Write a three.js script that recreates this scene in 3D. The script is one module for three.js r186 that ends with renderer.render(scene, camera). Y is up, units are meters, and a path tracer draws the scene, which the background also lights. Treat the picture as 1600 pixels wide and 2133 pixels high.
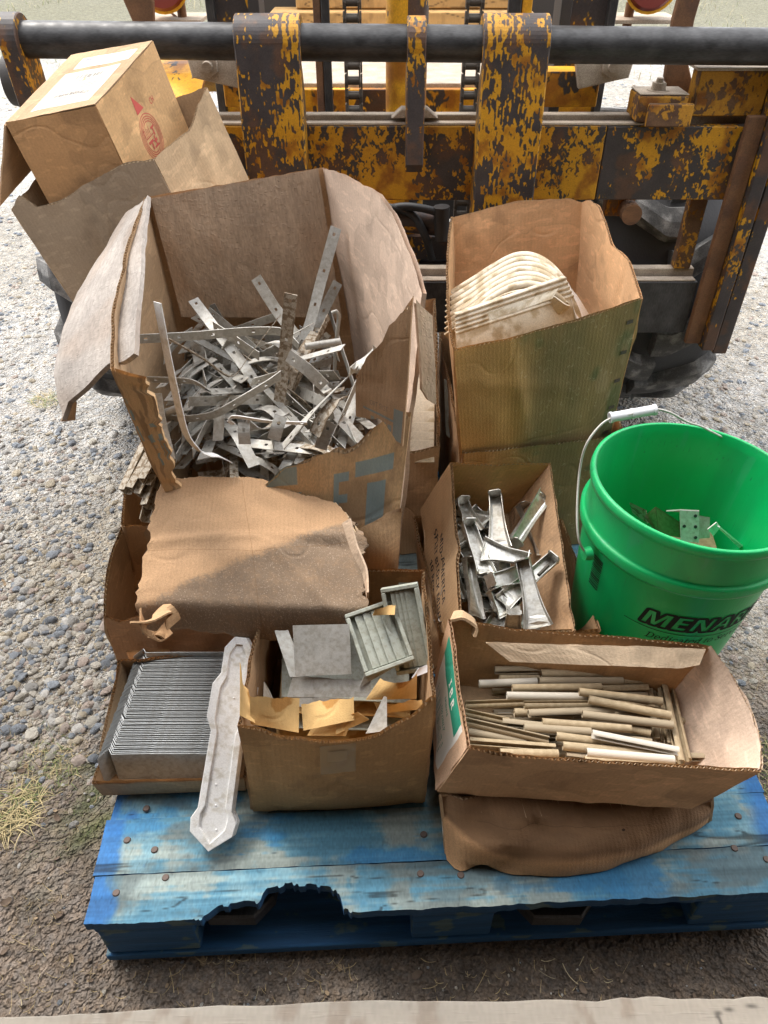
import * as THREE from 'three';
import { mergeGeometries } from 'three/addons/utils/BufferGeometryUtils.js';
import { RoundedBoxGeometry } from 'three/addons/geometries/RoundedBoxGeometry.js';

// ---------------------------------------------------------------- camera, sky, sun, exposure
const scene = new THREE.Scene();
const camera = new THREE.PerspectiveCamera(68.72, 3 / 4, 0.02, 400);
camera.position.set(0, 1.23, 0);
camera.rotation.set(THREE.MathUtils.degToRad(-40), 0, 0);
const renderer = new THREE.WebGLRenderer();
renderer.toneMapping = THREE.LinearToneMapping;
renderer.toneMappingExposure = 3.3;
renderer.shadowMap.enabled = true;
{ // overcast sky: a soft, nearly even cloud deck, a little brighter overhead
  const w = 256, h = 128, d = new Float32Array(w * h * 4);
  for (let j = 0; j < h; j++) for (let i = 0; i < w; i++) {
    const el = (j + 0.5) / h * Math.PI - Math.PI / 2, s = Math.sin(el);
    const b = s > 0 ? 0.72 + 0.36 * s : 0.3, k = (j * w + i) * 4;
    const c = 1 + 0.05 * Math.sin(i / w * Math.PI * 6 + j * 0.13) * Math.cos(el);
    d[k] = b * c * 0.985; d[k + 1] = b * c; d[k + 2] = b * c * 1.04; d[k + 3] = 1;
  }
  const sky = new THREE.DataTexture(d, w, h, THREE.RGBAFormat, THREE.FloatType);
  sky.mapping = THREE.EquirectangularReflectionMapping; sky.magFilter = THREE.LinearFilter; sky.needsUpdate = true;
  scene.background = sky; scene.environment = sky;
}
const sun = new THREE.DirectionalLight(0xfff8ee, 1.0);
sun.position.set(-4, 9, -5.5); sun.target.position.set(0, 0.3, -1.2);
sun.castShadow = true; sun.shadow.radius = 28; sun.shadow.mapSize.set(2048, 2048);
Object.assign(sun.shadow.camera, { left: -5, right: 5, top: 5, bottom: -5, near: 0.5, far: 30 });
scene.add(sun, sun.target);

// ---------------------------------------------------------------- helpers
const V = (a, b, c) => Array.isArray(a) ? new THREE.Vector3(...a) : new THREE.Vector3(a, b, c);
const lerp = (a, b, t) => a + (b - a) * t, clamp = (x, a = 0, b = 1) => Math.min(b, Math.max(a, x));
const sstep = (a, b, x) => { const t = clamp((x - a) / (b - a)); return t * t * (3 - 2 * t); };
function RNG(s) { return () => { s |= 0; s = s + 0x6D2B79F5 | 0; let t = Math.imul(s ^ s >>> 15, 1 | s); t = t + Math.imul(t ^ t >>> 7, 61 | t) ^ t; return ((t ^ t >>> 14) >>> 0) / 4294967296; }; }
const HT = new Float32Array(65536); { const r = RNG(12345); for (let i = 0; i < 65536; i++) HT[i] = r(); }
// value noise that tiles every px, py lattice cells
function noise(x, y, s = 0, px = 4096, py = 4096) {
  const ix = Math.floor(x), iy = Math.floor(y), fx = x - ix, fy = y - iy, u = fx * fx * (3 - 2 * fx), v = fy * fy * (3 - 2 * fy);
  let x0 = ix % px, y0 = iy % py; if (x0 < 0) x0 += px; if (y0 < 0) y0 += py;
  const x1 = x0 + 1 === px ? 0 : x0 + 1, y1 = y0 + 1 === py ? 0 : y0 + 1, k = s * 7919;
  const a0 = (x0 * 12289 ^ k), a1 = (x1 * 12289 ^ k), b0 = y0 * 40503, b1 = y1 * 40503;
  const h00 = HT[(a0 + b0 ^ (a0 >> 5)) & 65535], h10 = HT[(a1 + b0 ^ (a1 >> 5)) & 65535], h01 = HT[(a0 + b1 ^ (a0 >> 5)) & 65535], h11 = HT[(a1 + b1 ^ (a1 >> 5)) & 65535];
  const t = h00 + (h10 - h00) * u; return t + (h01 + (h11 - h01) * u - t) * v;
}
function fbm(x, y, s = 0, oct = 4, px = 4096, py = 4096) {
  let a = 0, w = 0.5, t = 0;
  for (let o = 0; o < oct; o++) { a += w * noise(x, y, s + o * 17, px, py); t += w; w *= 0.5; x *= 2; y *= 2; px *= 2; py *= 2; }
  return a / t;
}
// textures: fn(u, v, x, y) in 0..1 returns sRGB 0..255 (colour) or one grey value (bump, roughness)
function colorTex(w, h, fn) {
  const d = new Uint8Array(w * h * 4);
  for (let j = 0; j < h; j++) for (let i = 0; i < w; i++) { const c = fn(i / w, j / h), k = (j * w + i) * 4; d[k] = clamp(c[0], 0, 255); d[k + 1] = clamp(c[1], 0, 255); d[k + 2] = clamp(c[2], 0, 255); d[k + 3] = 255; }
  return dataTex(d, w, h, true);
}
function greyTex(w, h, fn) {
  const d = new Uint8Array(w * h * 4);
  for (let j = 0; j < h; j++) for (let i = 0; i < w; i++) { const c = clamp(fn(i / w, j / h)) * 255, k = (j * w + i) * 4; d[k] = d[k + 1] = d[k + 2] = c; d[k + 3] = 255; }
  return dataTex(d, w, h, false);
}
function dataTex(d, w, h, srgb) {
  const t = new THREE.DataTexture(d, w, h, THREE.RGBAFormat);
  t.wrapS = t.wrapT = THREE.RepeatWrapping; t.magFilter = THREE.LinearFilter; t.minFilter = THREE.LinearMipmapLinearFilter; t.generateMipmaps = true;
  if (srgb) t.colorSpace = THREE.SRGBColorSpace;
  t.needsUpdate = true; return t;
}
function tiled(t, rx, ry, ox = 0, oy = 0) { const c = t.clone(); c.repeat.set(rx, ry); c.offset.set(ox, oy); c.needsUpdate = true; return c; }
const mix3 = (a, b, t) => [lerp(a[0], b[0], t), lerp(a[1], b[1], t), lerp(a[2], b[2], t)];
const std = (o) => new THREE.MeshStandardMaterial({ roughness: 0.85, metalness: 0, side: THREE.DoubleSide, ...o });
const taken = new Map();
function numbered(n) { const k = taken.get(n) ?? 0; taken.set(n, k + 1); return k ? `${n}_${String(k).padStart(3, '0')}` : n; }
function tag(o, label, category, group, kind) { o.userData.label = label; if (category) o.userData.category = category; if (group) o.userData.group = group; if (kind) o.userData.kind = kind; return o; }
function thing(name, label, category, pos = [0, 0, 0], group) { const g = new THREE.Group(); g.name = numbered(name); g.position.set(...pos); tag(g, label, category, group); scene.add(g); return g; }
function mesh(name, geo, mat, parent) {
  const m = new THREE.Mesh(geo, mat); m.name = parent && parent !== scene ? name : numbered(name); m.castShadow = m.receiveShadow = true;
  (parent ?? scene).add(m); return m;
}
// world-space geometry under a group that stands at its base
function local(parent, pts) { const p = parent?.position ?? V(0, 0, 0); return pts.map((a) => V(a).sub(p)); }
function boxUV(g, k = 1) { // uv in metres from the dominant normal
  if (g.index) g = g.toNonIndexed();
  const p = g.attributes.position, uv = new Float32Array(p.count * 2);
  for (let i = 0; i < p.count; i += 3) {
    const a = V(p.getX(i), p.getY(i), p.getZ(i)), b = V(p.getX(i + 1), p.getY(i + 1), p.getZ(i + 1)), c = V(p.getX(i + 2), p.getY(i + 2), p.getZ(i + 2));
    const n = b.clone().sub(a).cross(c.clone().sub(a)), ax = Math.abs(n.x), ay = Math.abs(n.y), az = Math.abs(n.z);
    [a, b, c].forEach((q, e) => { const [u, v] = ay >= ax && ay >= az ? [q.x, q.z] : ax >= az ? [q.z, q.y] : [q.x, q.y]; uv[(i + e) * 2] = u * k; uv[(i + e) * 2 + 1] = v * k; });
  }
  g.setAttribute('uv', new THREE.BufferAttribute(uv, 2)); return g;
}
function gbox(x0, x1, y0, y1, z0, z1, r = 0.003) { const g = new RoundedBoxGeometry(Math.abs(x1 - x0), Math.abs(y1 - y0), Math.abs(z1 - z0), 1, r); g.translate((x0 + x1) / 2, (y0 + y1) / 2, (z0 + z1) / 2); return boxUV(g); }
function gcyl(a, b, r0, r1 = r0, seg = 20, open = false) {
  a = V(a.x ?? a, a.y, a.z); b = V(b.x ?? b, b.y, b.z); const d = b.clone().sub(a), l = d.length();
  const g = new THREE.CylinderGeometry(r1, r0, l, seg, 1, open); const uv = g.attributes.uv; for (let i = 0; i < uv.count; i++) uv.setXY(i, uv.getX(i) * 6.28 * r0, uv.getY(i) * l);
  g.applyQuaternion(new THREE.Quaternion().setFromUnitVectors(V(0, 1, 0), d.normalize())); g.translate((a.x + b.x) / 2, (a.y + b.y) / 2, (a.z + b.z) / 2); return g;
}
function gtube(pts, r, seg = 40, rad = 8) { return new THREE.TubeGeometry(new THREE.CatmullRomCurve3(pts.map((p) => V(p))), seg, r, rad); }
function gextrude(pts, depth, bevel = 0.002, curve = 6) { // 2D outline in xy, extruded along +z
  const s = new THREE.Shape(pts.map((p) => new THREE.Vector2(p[0], p[1])));
  return boxUV(new THREE.ExtrudeGeometry(s, { depth, bevelEnabled: bevel > 0, bevelSize: bevel, bevelThickness: bevel, bevelSegments: 1, curveSegments: curve }));
}
const sideProfile = (pts, x0, x1, bevel = 0.002) => { // outline given as [z, y], extruded from x0 to x1
  const g = gextrude(pts.map(([z, y]) => [-z, y]), x1 - x0 - 2 * bevel, bevel); g.rotateY(Math.PI / 2); g.translate(x0 + bevel, 0, 0); return boxUV(g);
};
// ---------------------------------------------------------------- materials
const K = { kraft: [200, 168, 132], orange: [194, 156, 116], pale: [218, 194, 164], pink: [222, 196, 174], grey: [182, 162, 138], cream: [216, 186, 148] };
// kraft board: 0.5 m tile, fibres, flecks, faint flute lines running up the sheet (v)
const cardTex = colorTex(1024, 1024, (u, v) => {
  const f = noise(u * 420, v * 150, 3, 420, 150) * 0.5 + noise(u * 150, v * 420, 4, 150, 420) * 0.5;
  const big = fbm(u * 5, v * 5, 9, 4, 5, 5), fl = 0.5 + 0.5 * Math.sin(u * Math.PI * 2 * 70), st = sstep(0.58, 0.75, fbm(u * 9, v * 7, 31, 4, 9, 7));
  const sp = noise(u * 900, v * 900, 8, 900, 900), scuff = sstep(0.62, 0.72, fbm(u * 22, v * 60, 33, 4, 22, 60));
  const wst = fbm(u * 3, v * 3, 35, 4, 3, 3), ring = (1 - sstep(0, 0.012, Math.abs(wst - 0.6))) * 0.07 + 0.05 * sstep(0.6, 0.61, wst);
  const l = 0.88 - ring + 0.1 * f + 0.16 * (big - 0.5) + 0.016 * fl * (0.3 + big) - 0.09 * st + 0.06 * scuff + (sp > 0.95 ? -0.09 : sp < 0.04 ? 0.06 : 0);
  return [238 * l, 234 * l, 228 * l];
});
const cardBump = greyTex(1024, 1024, (u, v) => {
  const c = fbm(u * 4, v * 4, 21, 4, 4, 4), cr = 1 - sstep(0.0, 0.025, Math.abs(fbm(u * 3, v * 3, 77, 3, 3, 3) - 0.5));
  return 0.45 + 0.05 * (0.5 + 0.5 * Math.sin(u * Math.PI * 2 * 70)) + 0.25 * (c - 0.5) + 0.1 * noise(u * 300, v * 300, 5, 300, 300) - 0.22 * cr;
});
let cardShift = 0;
function card(rgb, o = {}) {
  cardShift += 0.37; const c = new THREE.Color(rgb[0] / 238, rgb[1] / 234, rgb[2] / 228).convertSRGBToLinear();
  return std({ map: tiled(cardTex, 2, 2, cardShift, cardShift * 1.7), bumpMap: tiled(cardBump, 2, 2, cardShift, cardShift * 1.7), bumpScale: 0.0022, roughness: 0.92, color: c, ...o });
}
const M = {};
M.kraft = card(K.kraft); M.kraft2 = card([190, 154, 116]); M.orange = card(K.orange); M.pale = card(K.pale); M.pink = card(K.pink); M.grey = card(K.grey); M.cream = card(K.cream); M.tan = card([192, 160, 124]);
// fibres, scuffs and felted dust on old board: colour map over a 0.5 m tile
const dustTex = colorTex(768, 768, (u, v) => {
  const streak = fbm(u * 40, v * 6, 41, 4, 40, 6), hair = noise(u * 260, v * 60, 43, 260, 60), p = fbm(u * 5, v * 5, 47, 4, 5, 5);
  const l = 0.8 + 0.12 * streak + 0.12 * hair + 0.25 * (p - 0.5) - (noise(u * 220, v * 220, 49, 220, 220) > 0.965 ? 0.25 : 0);
  return mix3([226 * l, 214 * l, 200 * l], [218 * l, 200 * l, 182 * l], sstep(0.45, 0.7, fbm(u * 7, v * 4, 53, 3, 7, 4)));
});
const dustBump = greyTex(640, 640, (u, v) => { // lint, pills, soft dents
  const l = fbm(u * 90, v * 90, 63, 3, 90, 90), dent = fbm(u * 6, v * 6, 61, 4, 6, 6), pill = sstep(0.8, 0.9, noise(u * 170, v * 230, 65, 170, 230));
  return 0.35 + 0.4 * (dent - 0.5) + 0.22 * l + 0.16 * pill;
});
function dusty(tint, o = {}) { return std({ map: tiled(dustTex, 2, 2, Math.abs(tint[0]), tint[1]), bumpMap: tiled(dustBump, 2, 2), bumpScale: 0.003, roughness: 1, color: new THREE.Color(...tint).convertSRGBToLinear(), ...o }); }
M.dust = dusty([0.74, 0.74, 0.75]); M.dustBrown = dusty([0.88, 0.81, 0.74]); M.dustPink = dusty([0.94, 0.86, 0.8]);
M.flute = std({ color: new THREE.Color(0.58, 0.43, 0.27), roughness: 1 });
// chipped paint over bare dark steel; cover = share of paint left, sx/sy stretch the wear
function chipTex(seed, cover, sx, sy, paint = [194, 140, 26], bare = [60, 54, 53], scr = 0) {
  return colorTex(576, 576, (u, v) => {
    const wx = 0.04 * (fbm(u * 20, v * 20, seed + 21, 3, 20, 20) - 0.5), n = 0.5 + 1.3 * (0.36 * fbm(u * 3, v * 3, seed, 2, 3, 3) + 0.22 * fbm((u + wx) * sx * 2, (v + wx) * sy * 2, seed + 4, 2, sx * 2, sy * 2) + 0.22 * fbm((u + wx) * sx * 6, (v - wx) * sy * 6, seed + 9, 2, sx * 6, sy * 6) + 0.2 * fbm((u - wx) * sx * 18, (v + wx) * sy * 15, seed + 12, 2, sx * 18, sy * 15) - 0.5) + scr * (noise(u * 120, v * 26, seed + 3, 120, 26) - 0.5);
    const on = sstep(-0.028, 0.022, cover - n), g = fbm(u * 14, v * 14, seed + 5, 4, 14, 14), fine = noise(u * 340, v * 340, seed + 6, 340, 340);
    const y = mix3(paint, [paint[0] * 0.72, paint[1] * 0.62, paint[2] * 0.7], sstep(0.45, 0.75, g)), rust = sstep(0.5, 0.66, fbm(u * 8, v * 8, seed + 8, 4, 8, 8));
    const b = mix3(bare, [88, 62, 46], rust * 0.8).map((c) => c * (0.75 + 0.35 * g + 0.2 * fine)), edge = 1 - sstep(0, 0.03, Math.abs(cover - n));
    return mix3(b, y.map((c) => c * (0.9 + 0.15 * fine)), on).map((c) => c * (1 - 0.25 * edge * (1 - on)));
  });
}
const chipBump = (seed, cover, sx, sy) => greyTex(384, 384, (u, v) => 0.4 + 0.3 * fbm(u * sx * 6, v * sy * 6, seed, 4, sx * 6, sy * 6) + 0.2 * noise(u * 200, v * 200, seed, 200, 200));
const chipped = (seed, cover, sx, sy, rep, o = {}) => std({ map: tiled(chipTex(seed, cover, sx, sy, o.paint, o.bare, o.scr ?? 0), rep, rep), bumpMap: tiled(chipBump(seed, cover, sx, sy), rep, rep), bumpScale: 0.0006, roughness: o.rough ?? 0.55, metalness: 0.1 });
M.plate = chipped(101, 0.458, 6, 5, 2.3, { scr: 0.1 });
M.plateDark = chipped(111, 0.39, 6, 5, 2.4, { scr: 0.12 });
M.shank = chipped(122, 0.412, 5, 4, 2.6, { scr: 0.25 });
M.mastYellow = chipped(133, 0.6, 6, 4, 1.3, { paint: [224, 164, 34] });
M.fleck = chipped(144, 0.4, 7, 5, 2.2, { scr: 0.1 });
M.rustYellow = chipped(166, 0.52, 6, 5, 2, { paint: [186, 134, 44], bare: [104, 78, 56], rough: 0.8 });
M.rustBar = chipped(155, 0.36, 10, 5, 2, { paint: [196, 132, 30], bare: [110, 78, 52], rough: 0.8 });
M.blackSteel = std({ map: tiled(colorTex(512, 512, (u, v) => { const g = fbm(u * 12, v * 12, 201, 5, 12, 12), f = noise(u * 240, v * 60, 203, 240, 60); const l = 46 + 34 * g + 14 * f; return [l, l * 0.99, l * 0.99]; }), 3, 3), roughnessMap: tiled(greyTex(512, 512, (u, v) => 0.3 + 0.35 * fbm(u * 20, v * 20, 205, 4, 20, 20)), 3, 3), roughness: 1, metalness: 0.55 });
M.darkSteel = std({ color: new THREE.Color(0.045, 0.04, 0.037), roughness: 0.6, metalness: 0.3, bumpMap: tiled(dustBump, 6, 6), bumpScale: 0.001 });
M.chain = std({ color: new THREE.Color(0.1, 0.085, 0.07), roughness: 0.55, metalness: 0.6 });
M.dirtSteel = std({ map: tiled(colorTex(512, 512, (u, v) => { const g = fbm(u * 9, v * 9, 211, 5, 9, 9), f = noise(u * 250, v * 250, 213, 250, 250); return mix3([196, 182, 164], [150, 136, 120], g).map((c) => c * (0.85 + 0.25 * f)); }), 4, 4), roughness: 0.95 });
M.hose = std({ color: new THREE.Color(0.02, 0.02, 0.021), roughness: 0.6 });
M.rubber = std({ map: tiled(colorTex(512, 512, (u, v) => { const g = fbm(u * 10, v * 10, 221, 5, 10, 10), f = noise(u * 220, v * 220, 223, 220, 220); return mix3([80, 79, 78], [140, 138, 135], sstep(0.35, 0.7, g)).map((c) => c * (0.82 + 0.26 * f)); }), 3, 3), roughness: 0.9, bumpMap: tiled(dustBump, 4, 4), bumpScale: 0.0015 });
M.rubberDark = std({ color: new THREE.Color(0.045, 0.044, 0.045), roughness: 0.85, bumpMap: tiled(dustBump, 4, 4), bumpScale: 0.002 });
// galvanised / mill-finish sheet metal with chalky oxide
const zincTex = colorTex(512, 512, (u, v) => { const g = fbm(u * 10, v * 10, 231, 5, 10, 10), f = noise(u * 200, v * 200, 233, 200, 200), s = sstep(0.3, 0.85, fbm(u * 40, v * 40, 235, 5, 40, 40)); return mix3([208, 206, 200], [170, 163, 150], s * 0.6).map((c) => c * (0.86 + 0.14 * g + 0.08 * f)); });
const zincRough = greyTex(256, 256, (u, v) => 0.35 + 0.4 * fbm(u * 12, v * 12, 237, 4, 12, 12));
const zinc = (c, metal, o = {}) => std({ map: tiled(zincTex, 5, 5, c, c * 2), color: new THREE.Color(c, c, c * 0.99), roughnessMap: tiled(zincRough, 5, 5), roughness: 1, metalness: metal, ...o });
M.zinc = [zinc(0.82, 0.3), zinc(0.7, 0.3), zinc(0.94, 0.25), zinc(0.56, 0.3)];
M.zincDirty = std({ map: tiled(colorTex(512, 512, (u, v) => { const g = fbm(u * 14, v * 14, 241, 5, 14, 14), f = noise(u * 230, v * 230, 243, 230, 230); return mix3([190, 180, 164], [138, 120, 98], sstep(0.42, 0.68, fbm(u * 40, v * 40, 245, 4, 40, 40))).map((c) => c * (0.85 + 0.2 * f)); }), 5, 5), roughness: 0.85, metalness: 0.15 });
M.bright = zinc(1, 0.92, { roughness: 0.75 });
M.whitePaint = std({ map: tiled(colorTex(512, 512, (u, v) => { const g = fbm(u * 10, v * 10, 251, 5, 10, 10), s = sstep(0.38, 0.8, fbm(u * 30, v * 30, 255, 5, 30, 30)) * sstep(0.3, 0.65, g), f = noise(u * 180, v * 180, 253, 180, 180); return mix3([236, 235, 233], [190, 182, 166], s * 0.6).map((c) => c * (0.93 + 0.08 * f)); }), 4, 4), roughness: 0.6 });
M.ivory = std({ map: tiled(colorTex(512, 512, (u, v) => { const g = fbm(u * 12, v * 12, 261, 5, 12, 12), f = noise(u * 200, v * 200, 263, 200, 200); return mix3([224, 212, 190], [182, 162, 130], sstep(0.45, 0.75, g)).map((c) => c * (0.9 + 0.12 * f)); }), 4, 4), roughness: 0.7 });
M.plasticGrey = std({ map: tiled(zincTex, 6, 6, 0.2, 0.6), color: new THREE.Color(0.62, 0.66, 0.6), roughness: 0.6 });
M.manila = std({ map: tiled(colorTex(512, 512, (u, v) => { const g = fbm(u * 8, v * 8, 271, 5, 8, 8), s = sstep(0.58, 0.66, fbm(u * 5, v * 5, 273, 4, 5, 5)); return mix3([208, 170, 112], [172, 122, 62], s * 0.8).map((c) => c * (0.86 + 0.26 * g)); }), 5, 5), bumpMap: tiled(cardBump, 3, 3), bumpScale: 0.002, roughness: 0.95 });
M.paper = std({ color: new THREE.Color(0.7, 0.7, 0.72), roughness: 0.9 });
M.rod = std({ map: tiled(colorTex(256, 256, (u, v) => { const g = fbm(u * 10, v * 10, 281, 4, 10, 10); return mix3([186, 168, 138], [150, 130, 100], g).map((c) => c); }), 6, 6), roughness: 0.75 });
M.tape = std({ color: new THREE.Color(0.55, 0.42, 0.24), roughness: 0.25, transparent: true, opacity: 0.4 });

// ---------------------------------------------------------------- corrugated board
// wall(): a bent sheet of corrugated board over the quad bl, br, tr, tl (seen from outside), with two liners, a real fluted core
// showing at the cut top edge, an uneven top line and a slight bulge.
function wall(parent, name, mat, quad, o = {}) {
  const q = local(parent, quad), [bl, br, tr, tl] = q, th = o.th ?? 0.0048, seed = o.seed ?? 1;
  const cr = RNG(seed * 31 + 5), creases = Array.from({ length: o.creases ?? 5 }, () => { const a = cr() * 3.14; return [cr(), cr(), Math.cos(a), Math.sin(a), (cr() - 0.5) * 0.011 * (o.creaseAmp ?? 1), 0.1 + 0.25 * cr()]; });
  const W = (bl.distanceTo(br) + tl.distanceTo(tr)) / 2, H = (bl.distanceTo(tl) + br.distanceTo(tr)) / 2;
  const N = br.clone().sub(bl).cross(tl.clone().sub(bl)).normalize();
  const top = o.top ?? (() => 1), bot = o.bot ?? (() => 0), wob = o.wob ?? 0.004, tear = o.tear ?? 0.0015, peel = o.peel ?? 0;
  const at = (s, t, off = 0) => {
    const p = bl.clone().lerp(br, s).lerp(tl.clone().lerp(tr, s), t);
    let d = off + (o.bulge ?? 0) * 4 * s * (1 - s) * (o.bulgeTop ? t : 4 * t * (1 - t)) + wob * (fbm(s * W * 9 + seed, t * H * 9, seed, 3) - 0.5) * 2 + (wob > 0.0015 ? 0.0011 * (fbm(s * W * 45, t * H * 32 + seed, seed + 3, 2) - 0.5) * 2 : 0);
    if (o.wob !== 0.0004 && o.flute !== false || o.creases) for (const [a, b, c, e, m, len] of creases) { const x = (s - a) * W, y = (t - b) * H, q = Math.abs(x * c + y * e), l = Math.abs(-x * e + y * c); if (q < 0.03 && l < len) d += m * (1 - q / 0.03) * (1 - q / 0.03) * (1 - l / len); }
    if (o.bend) d += o.bend(s, t);
    p.addScaledVector(N, d); if (o.warp) o.warp(p, s, t); return p;
  };
  const tearAt = (s, k) => tear * ((fbm(s * W * 60, k * 9.1, seed + k, 4) - 0.5) * 2) / H;
  const topOuter = (s) => top(s) + tearAt(s, 1) - peel * Math.max(0, fbm(s * W * 26, 3.3, seed + 5, 3) - 0.35) / H, topInner = (s) => top(s) + tearAt(s, 2);
  const nu = o.nu ?? Math.max(10, Math.round(W / 0.008)), nv = o.nv ?? Math.max(6, Math.round(H / 0.016)), uv01 = o.uv01;
  const parts = [];
  const sheet = (off, topF, flip) => {
    const pos = [], uv = [], idx = [];
    for (let i = 0; i <= nu; i++) { const s = i / nu, t1 = topF(s), t0 = bot(s); for (let j = 0; j <= nv; j++) { const t = lerp(t0, t1, j / nv), p = at(s, t, off); pos.push(p.x, p.y, p.z); uv.push(uv01 ? s : s * W, uv01 ? (t - (o.uvT0 ?? 0)) / (1 - (o.uvT0 ?? 0)) : t * H); } }
    for (let i = 0; i < nu; i++) for (let j = 0; j < nv; j++) { const a = i * (nv + 1) + j, b = a + nv + 1; flip ? idx.push(a, a + 1, b, b, a + 1, b + 1) : idx.push(a, b, a + 1, b, b + 1, a + 1); }
    return rawGeo(pos, uv, idx);
  };
  parts.push(sheet(th / 2, topOuter, false), sheet(-th / 2, topInner, true));
  const strip = (n, fA, fB) => { const pos = [], uv = [], idx = []; for (let i = 0; i <= n; i++) { const [a, b] = [fA(i / n), fB(i / n)]; pos.push(a.x, a.y, a.z, b.x, b.y, b.z); uv.push(i / n * W, 0, i / n * W, 0.01); if (i < n) idx.push(i * 2, i * 2 + 2, i * 2 + 1, i * 2 + 2, i * 2 + 3, i * 2 + 1); } return rawGeo(pos, uv, idx); };
  parts.push(strip(nv, (k) => at(0, lerp(bot(0), topInner(0), k), th / 2), (k) => at(0, lerp(bot(0), topInner(0), k), -th / 2)), strip(nv, (k) => at(1, lerp(bot(1), topInner(1), k), -th / 2), (k) => at(1, lerp(bot(1), topInner(1), k), th / 2)), strip(nu, (s) => at(s, bot(s), -th / 2), (s) => at(s, bot(s), th / 2)));
  const g1 = mergeGeometries(parts);
  // fluted core at the cut edge (and the liner under a peeled strip)
  const geos = [g1], mats = [mat];
  if (o.flute !== false) {
    const n = Math.round(W / 0.0019), fl = [];
    const f = (s, dt) => at(s, Math.min(topOuter(s) + 0.004 / H, topInner(s)) - dt / H - 0.0006 / H, (th / 2 - 0.0003) * Math.sin(s * W / 0.0076 * Math.PI * 2));
    fl.push(strip(n, (s) => f(s, 0.016 + peel), (s) => f(s, 0)));
    geos.push(mergeGeometries(fl)); mats.push(M.flute);
  }
  const g = mergeGeometries(geos, geos.length > 1), m = mesh(name, g, geos.length > 1 ? mats : mat, parent);
  m.userData.at = undefined; delete m.userData.at; m.at = at; return m;
}
function rawGeo(pos, uv, idx) { const g = new THREE.BufferGeometry(); g.setAttribute('position', new THREE.Float32BufferAttribute(pos, 3)); g.setAttribute('uv', new THREE.Float32BufferAttribute(uv, 2)); g.setIndex(idx); g.computeVertexNormals(); return g; }
// piece of print, label or tape lying on a wall between s0..s1, t0..t1
function onWall(w, name, mat, s0, s1, t0, t1, off = 0.0026, n = 12) {
  const pos = [], uv = [], idx = [];
  for (let i = 0; i <= n; i++) for (let j = 0; j <= n; j++) { const p = w.at(lerp(s0, s1, i / n), lerp(t0, t1, j / n), off); pos.push(p.x, p.y, p.z); uv.push(i / n, j / n); }
  for (let i = 0; i < n; i++) for (let j = 0; j < n; j++) { const a = i * (n + 1) + j, b = a + n + 1; idx.push(a, b, a + 1, b, b + 1, a + 1); }
  return mesh(name, rawGeo(pos, uv, idx), mat, w);
}
const prof = (pts) => (s) => { for (let i = 1; i < pts.length; i++) if (s <= pts[i][0]) { const [a, b] = [pts[i - 1], pts[i]], t = (s - a[0]) / (b[0] - a[0]); return lerp(a[1], b[1], t * t * (3 - 2 * t) * 0.4 + t * 0.6); } return pts.at(-1)[1]; };
// board with its own drawn skin: canvas w x h px over uv 0..1, kraft ground, then paint(ctx)
function skin(w, h, rgb, paint, o = {}) {
  const c = document.createElement('canvas'); c.width = w; c.height = h; const x = c.getContext('2d'), im = x.createImageData(w, h), d = im.data, s = o.seed ?? 7;
  for (let j = 0; j < h; j++) for (let i = 0; i < w; i++) {
    const u = i / w, v = 1 - j / h, f = noise(i / 2.2, j / 3, s), l = 0.88 + 0.14 * f + 0.16 * (fbm(u * 6, v * 6, s + 2, 4) - 0.5) + 0.012 * Math.sin(u * (o.width ?? 0.35) / 0.0075 * 6.283); let q = rgb.map((k) => k * l);
    if (o.stainShade) q = o.stainShade(q, u, v, f); const k = (j * w + i) * 4; d[k] = q[0]; d[k + 1] = q[1]; d[k + 2] = q[2]; d[k + 3] = 255;
  }
  x.putImageData(im, 0, 0); paint?.(x, w, h);
  const t = new THREE.CanvasTexture(c); t.colorSpace = THREE.SRGBColorSpace; t.magFilter = THREE.LinearFilter;
  return std({ map: t, roughness: 0.93, bumpMap: tiled(cardBump, (o.width ?? 0.35) * 2, (o.height ?? 0.3) * 2, s * 0.31, s * 0.17), bumpScale: o.bump ?? 0.0022 });
}
function inkTex(w, h, paint) { const c = document.createElement('canvas'); c.width = w; c.height = h; const x = c.getContext('2d'); x.clearRect(0, 0, w, h); paint(x, w, h); const t = new THREE.CanvasTexture(c); t.colorSpace = THREE.SRGBColorSpace; t.magFilter = THREE.LinearFilter; return t; }
const ink = (w, h, paint, o = {}) => std({ map: inkTex(w, h, paint), transparent: true, alphaTest: 0.35, roughness: 0.85, ...o });
// open-topped carton from four rim and four base corners, [FL, FR, BR, BL]
function carton(parent, rim, base, o = {}) {
  const [FL, FR, BR, BL] = rim, [fl, fr, br, bl] = base, r = {};
  const sides = { front: [fl, fr, FR, FL], right: [fr, br, BR, FR], back: [br, bl, BL, BR], left: [bl, fl, FL, BL] };
  for (const [k, q] of Object.entries(sides)) { if (o[k] === null) continue; r[k] = wall(parent, `${k === 'front' || k === 'back' ? 'end' : 'side'}_panel`, o[k]?.mat ?? o.mat, q, { seed: (o.seed ?? 1) * 7 + k.length, ...o.all, ...o[k] }); }
  r.floor = wall(parent, 'bottom_panel', o.mat, [fl, fr, br, bl].map((p) => [p[0], p[1] + 0.003, p[2]]), { flute: false, wob: 0.001, nu: 6, nv: 6 });
  return r;
}
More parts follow.
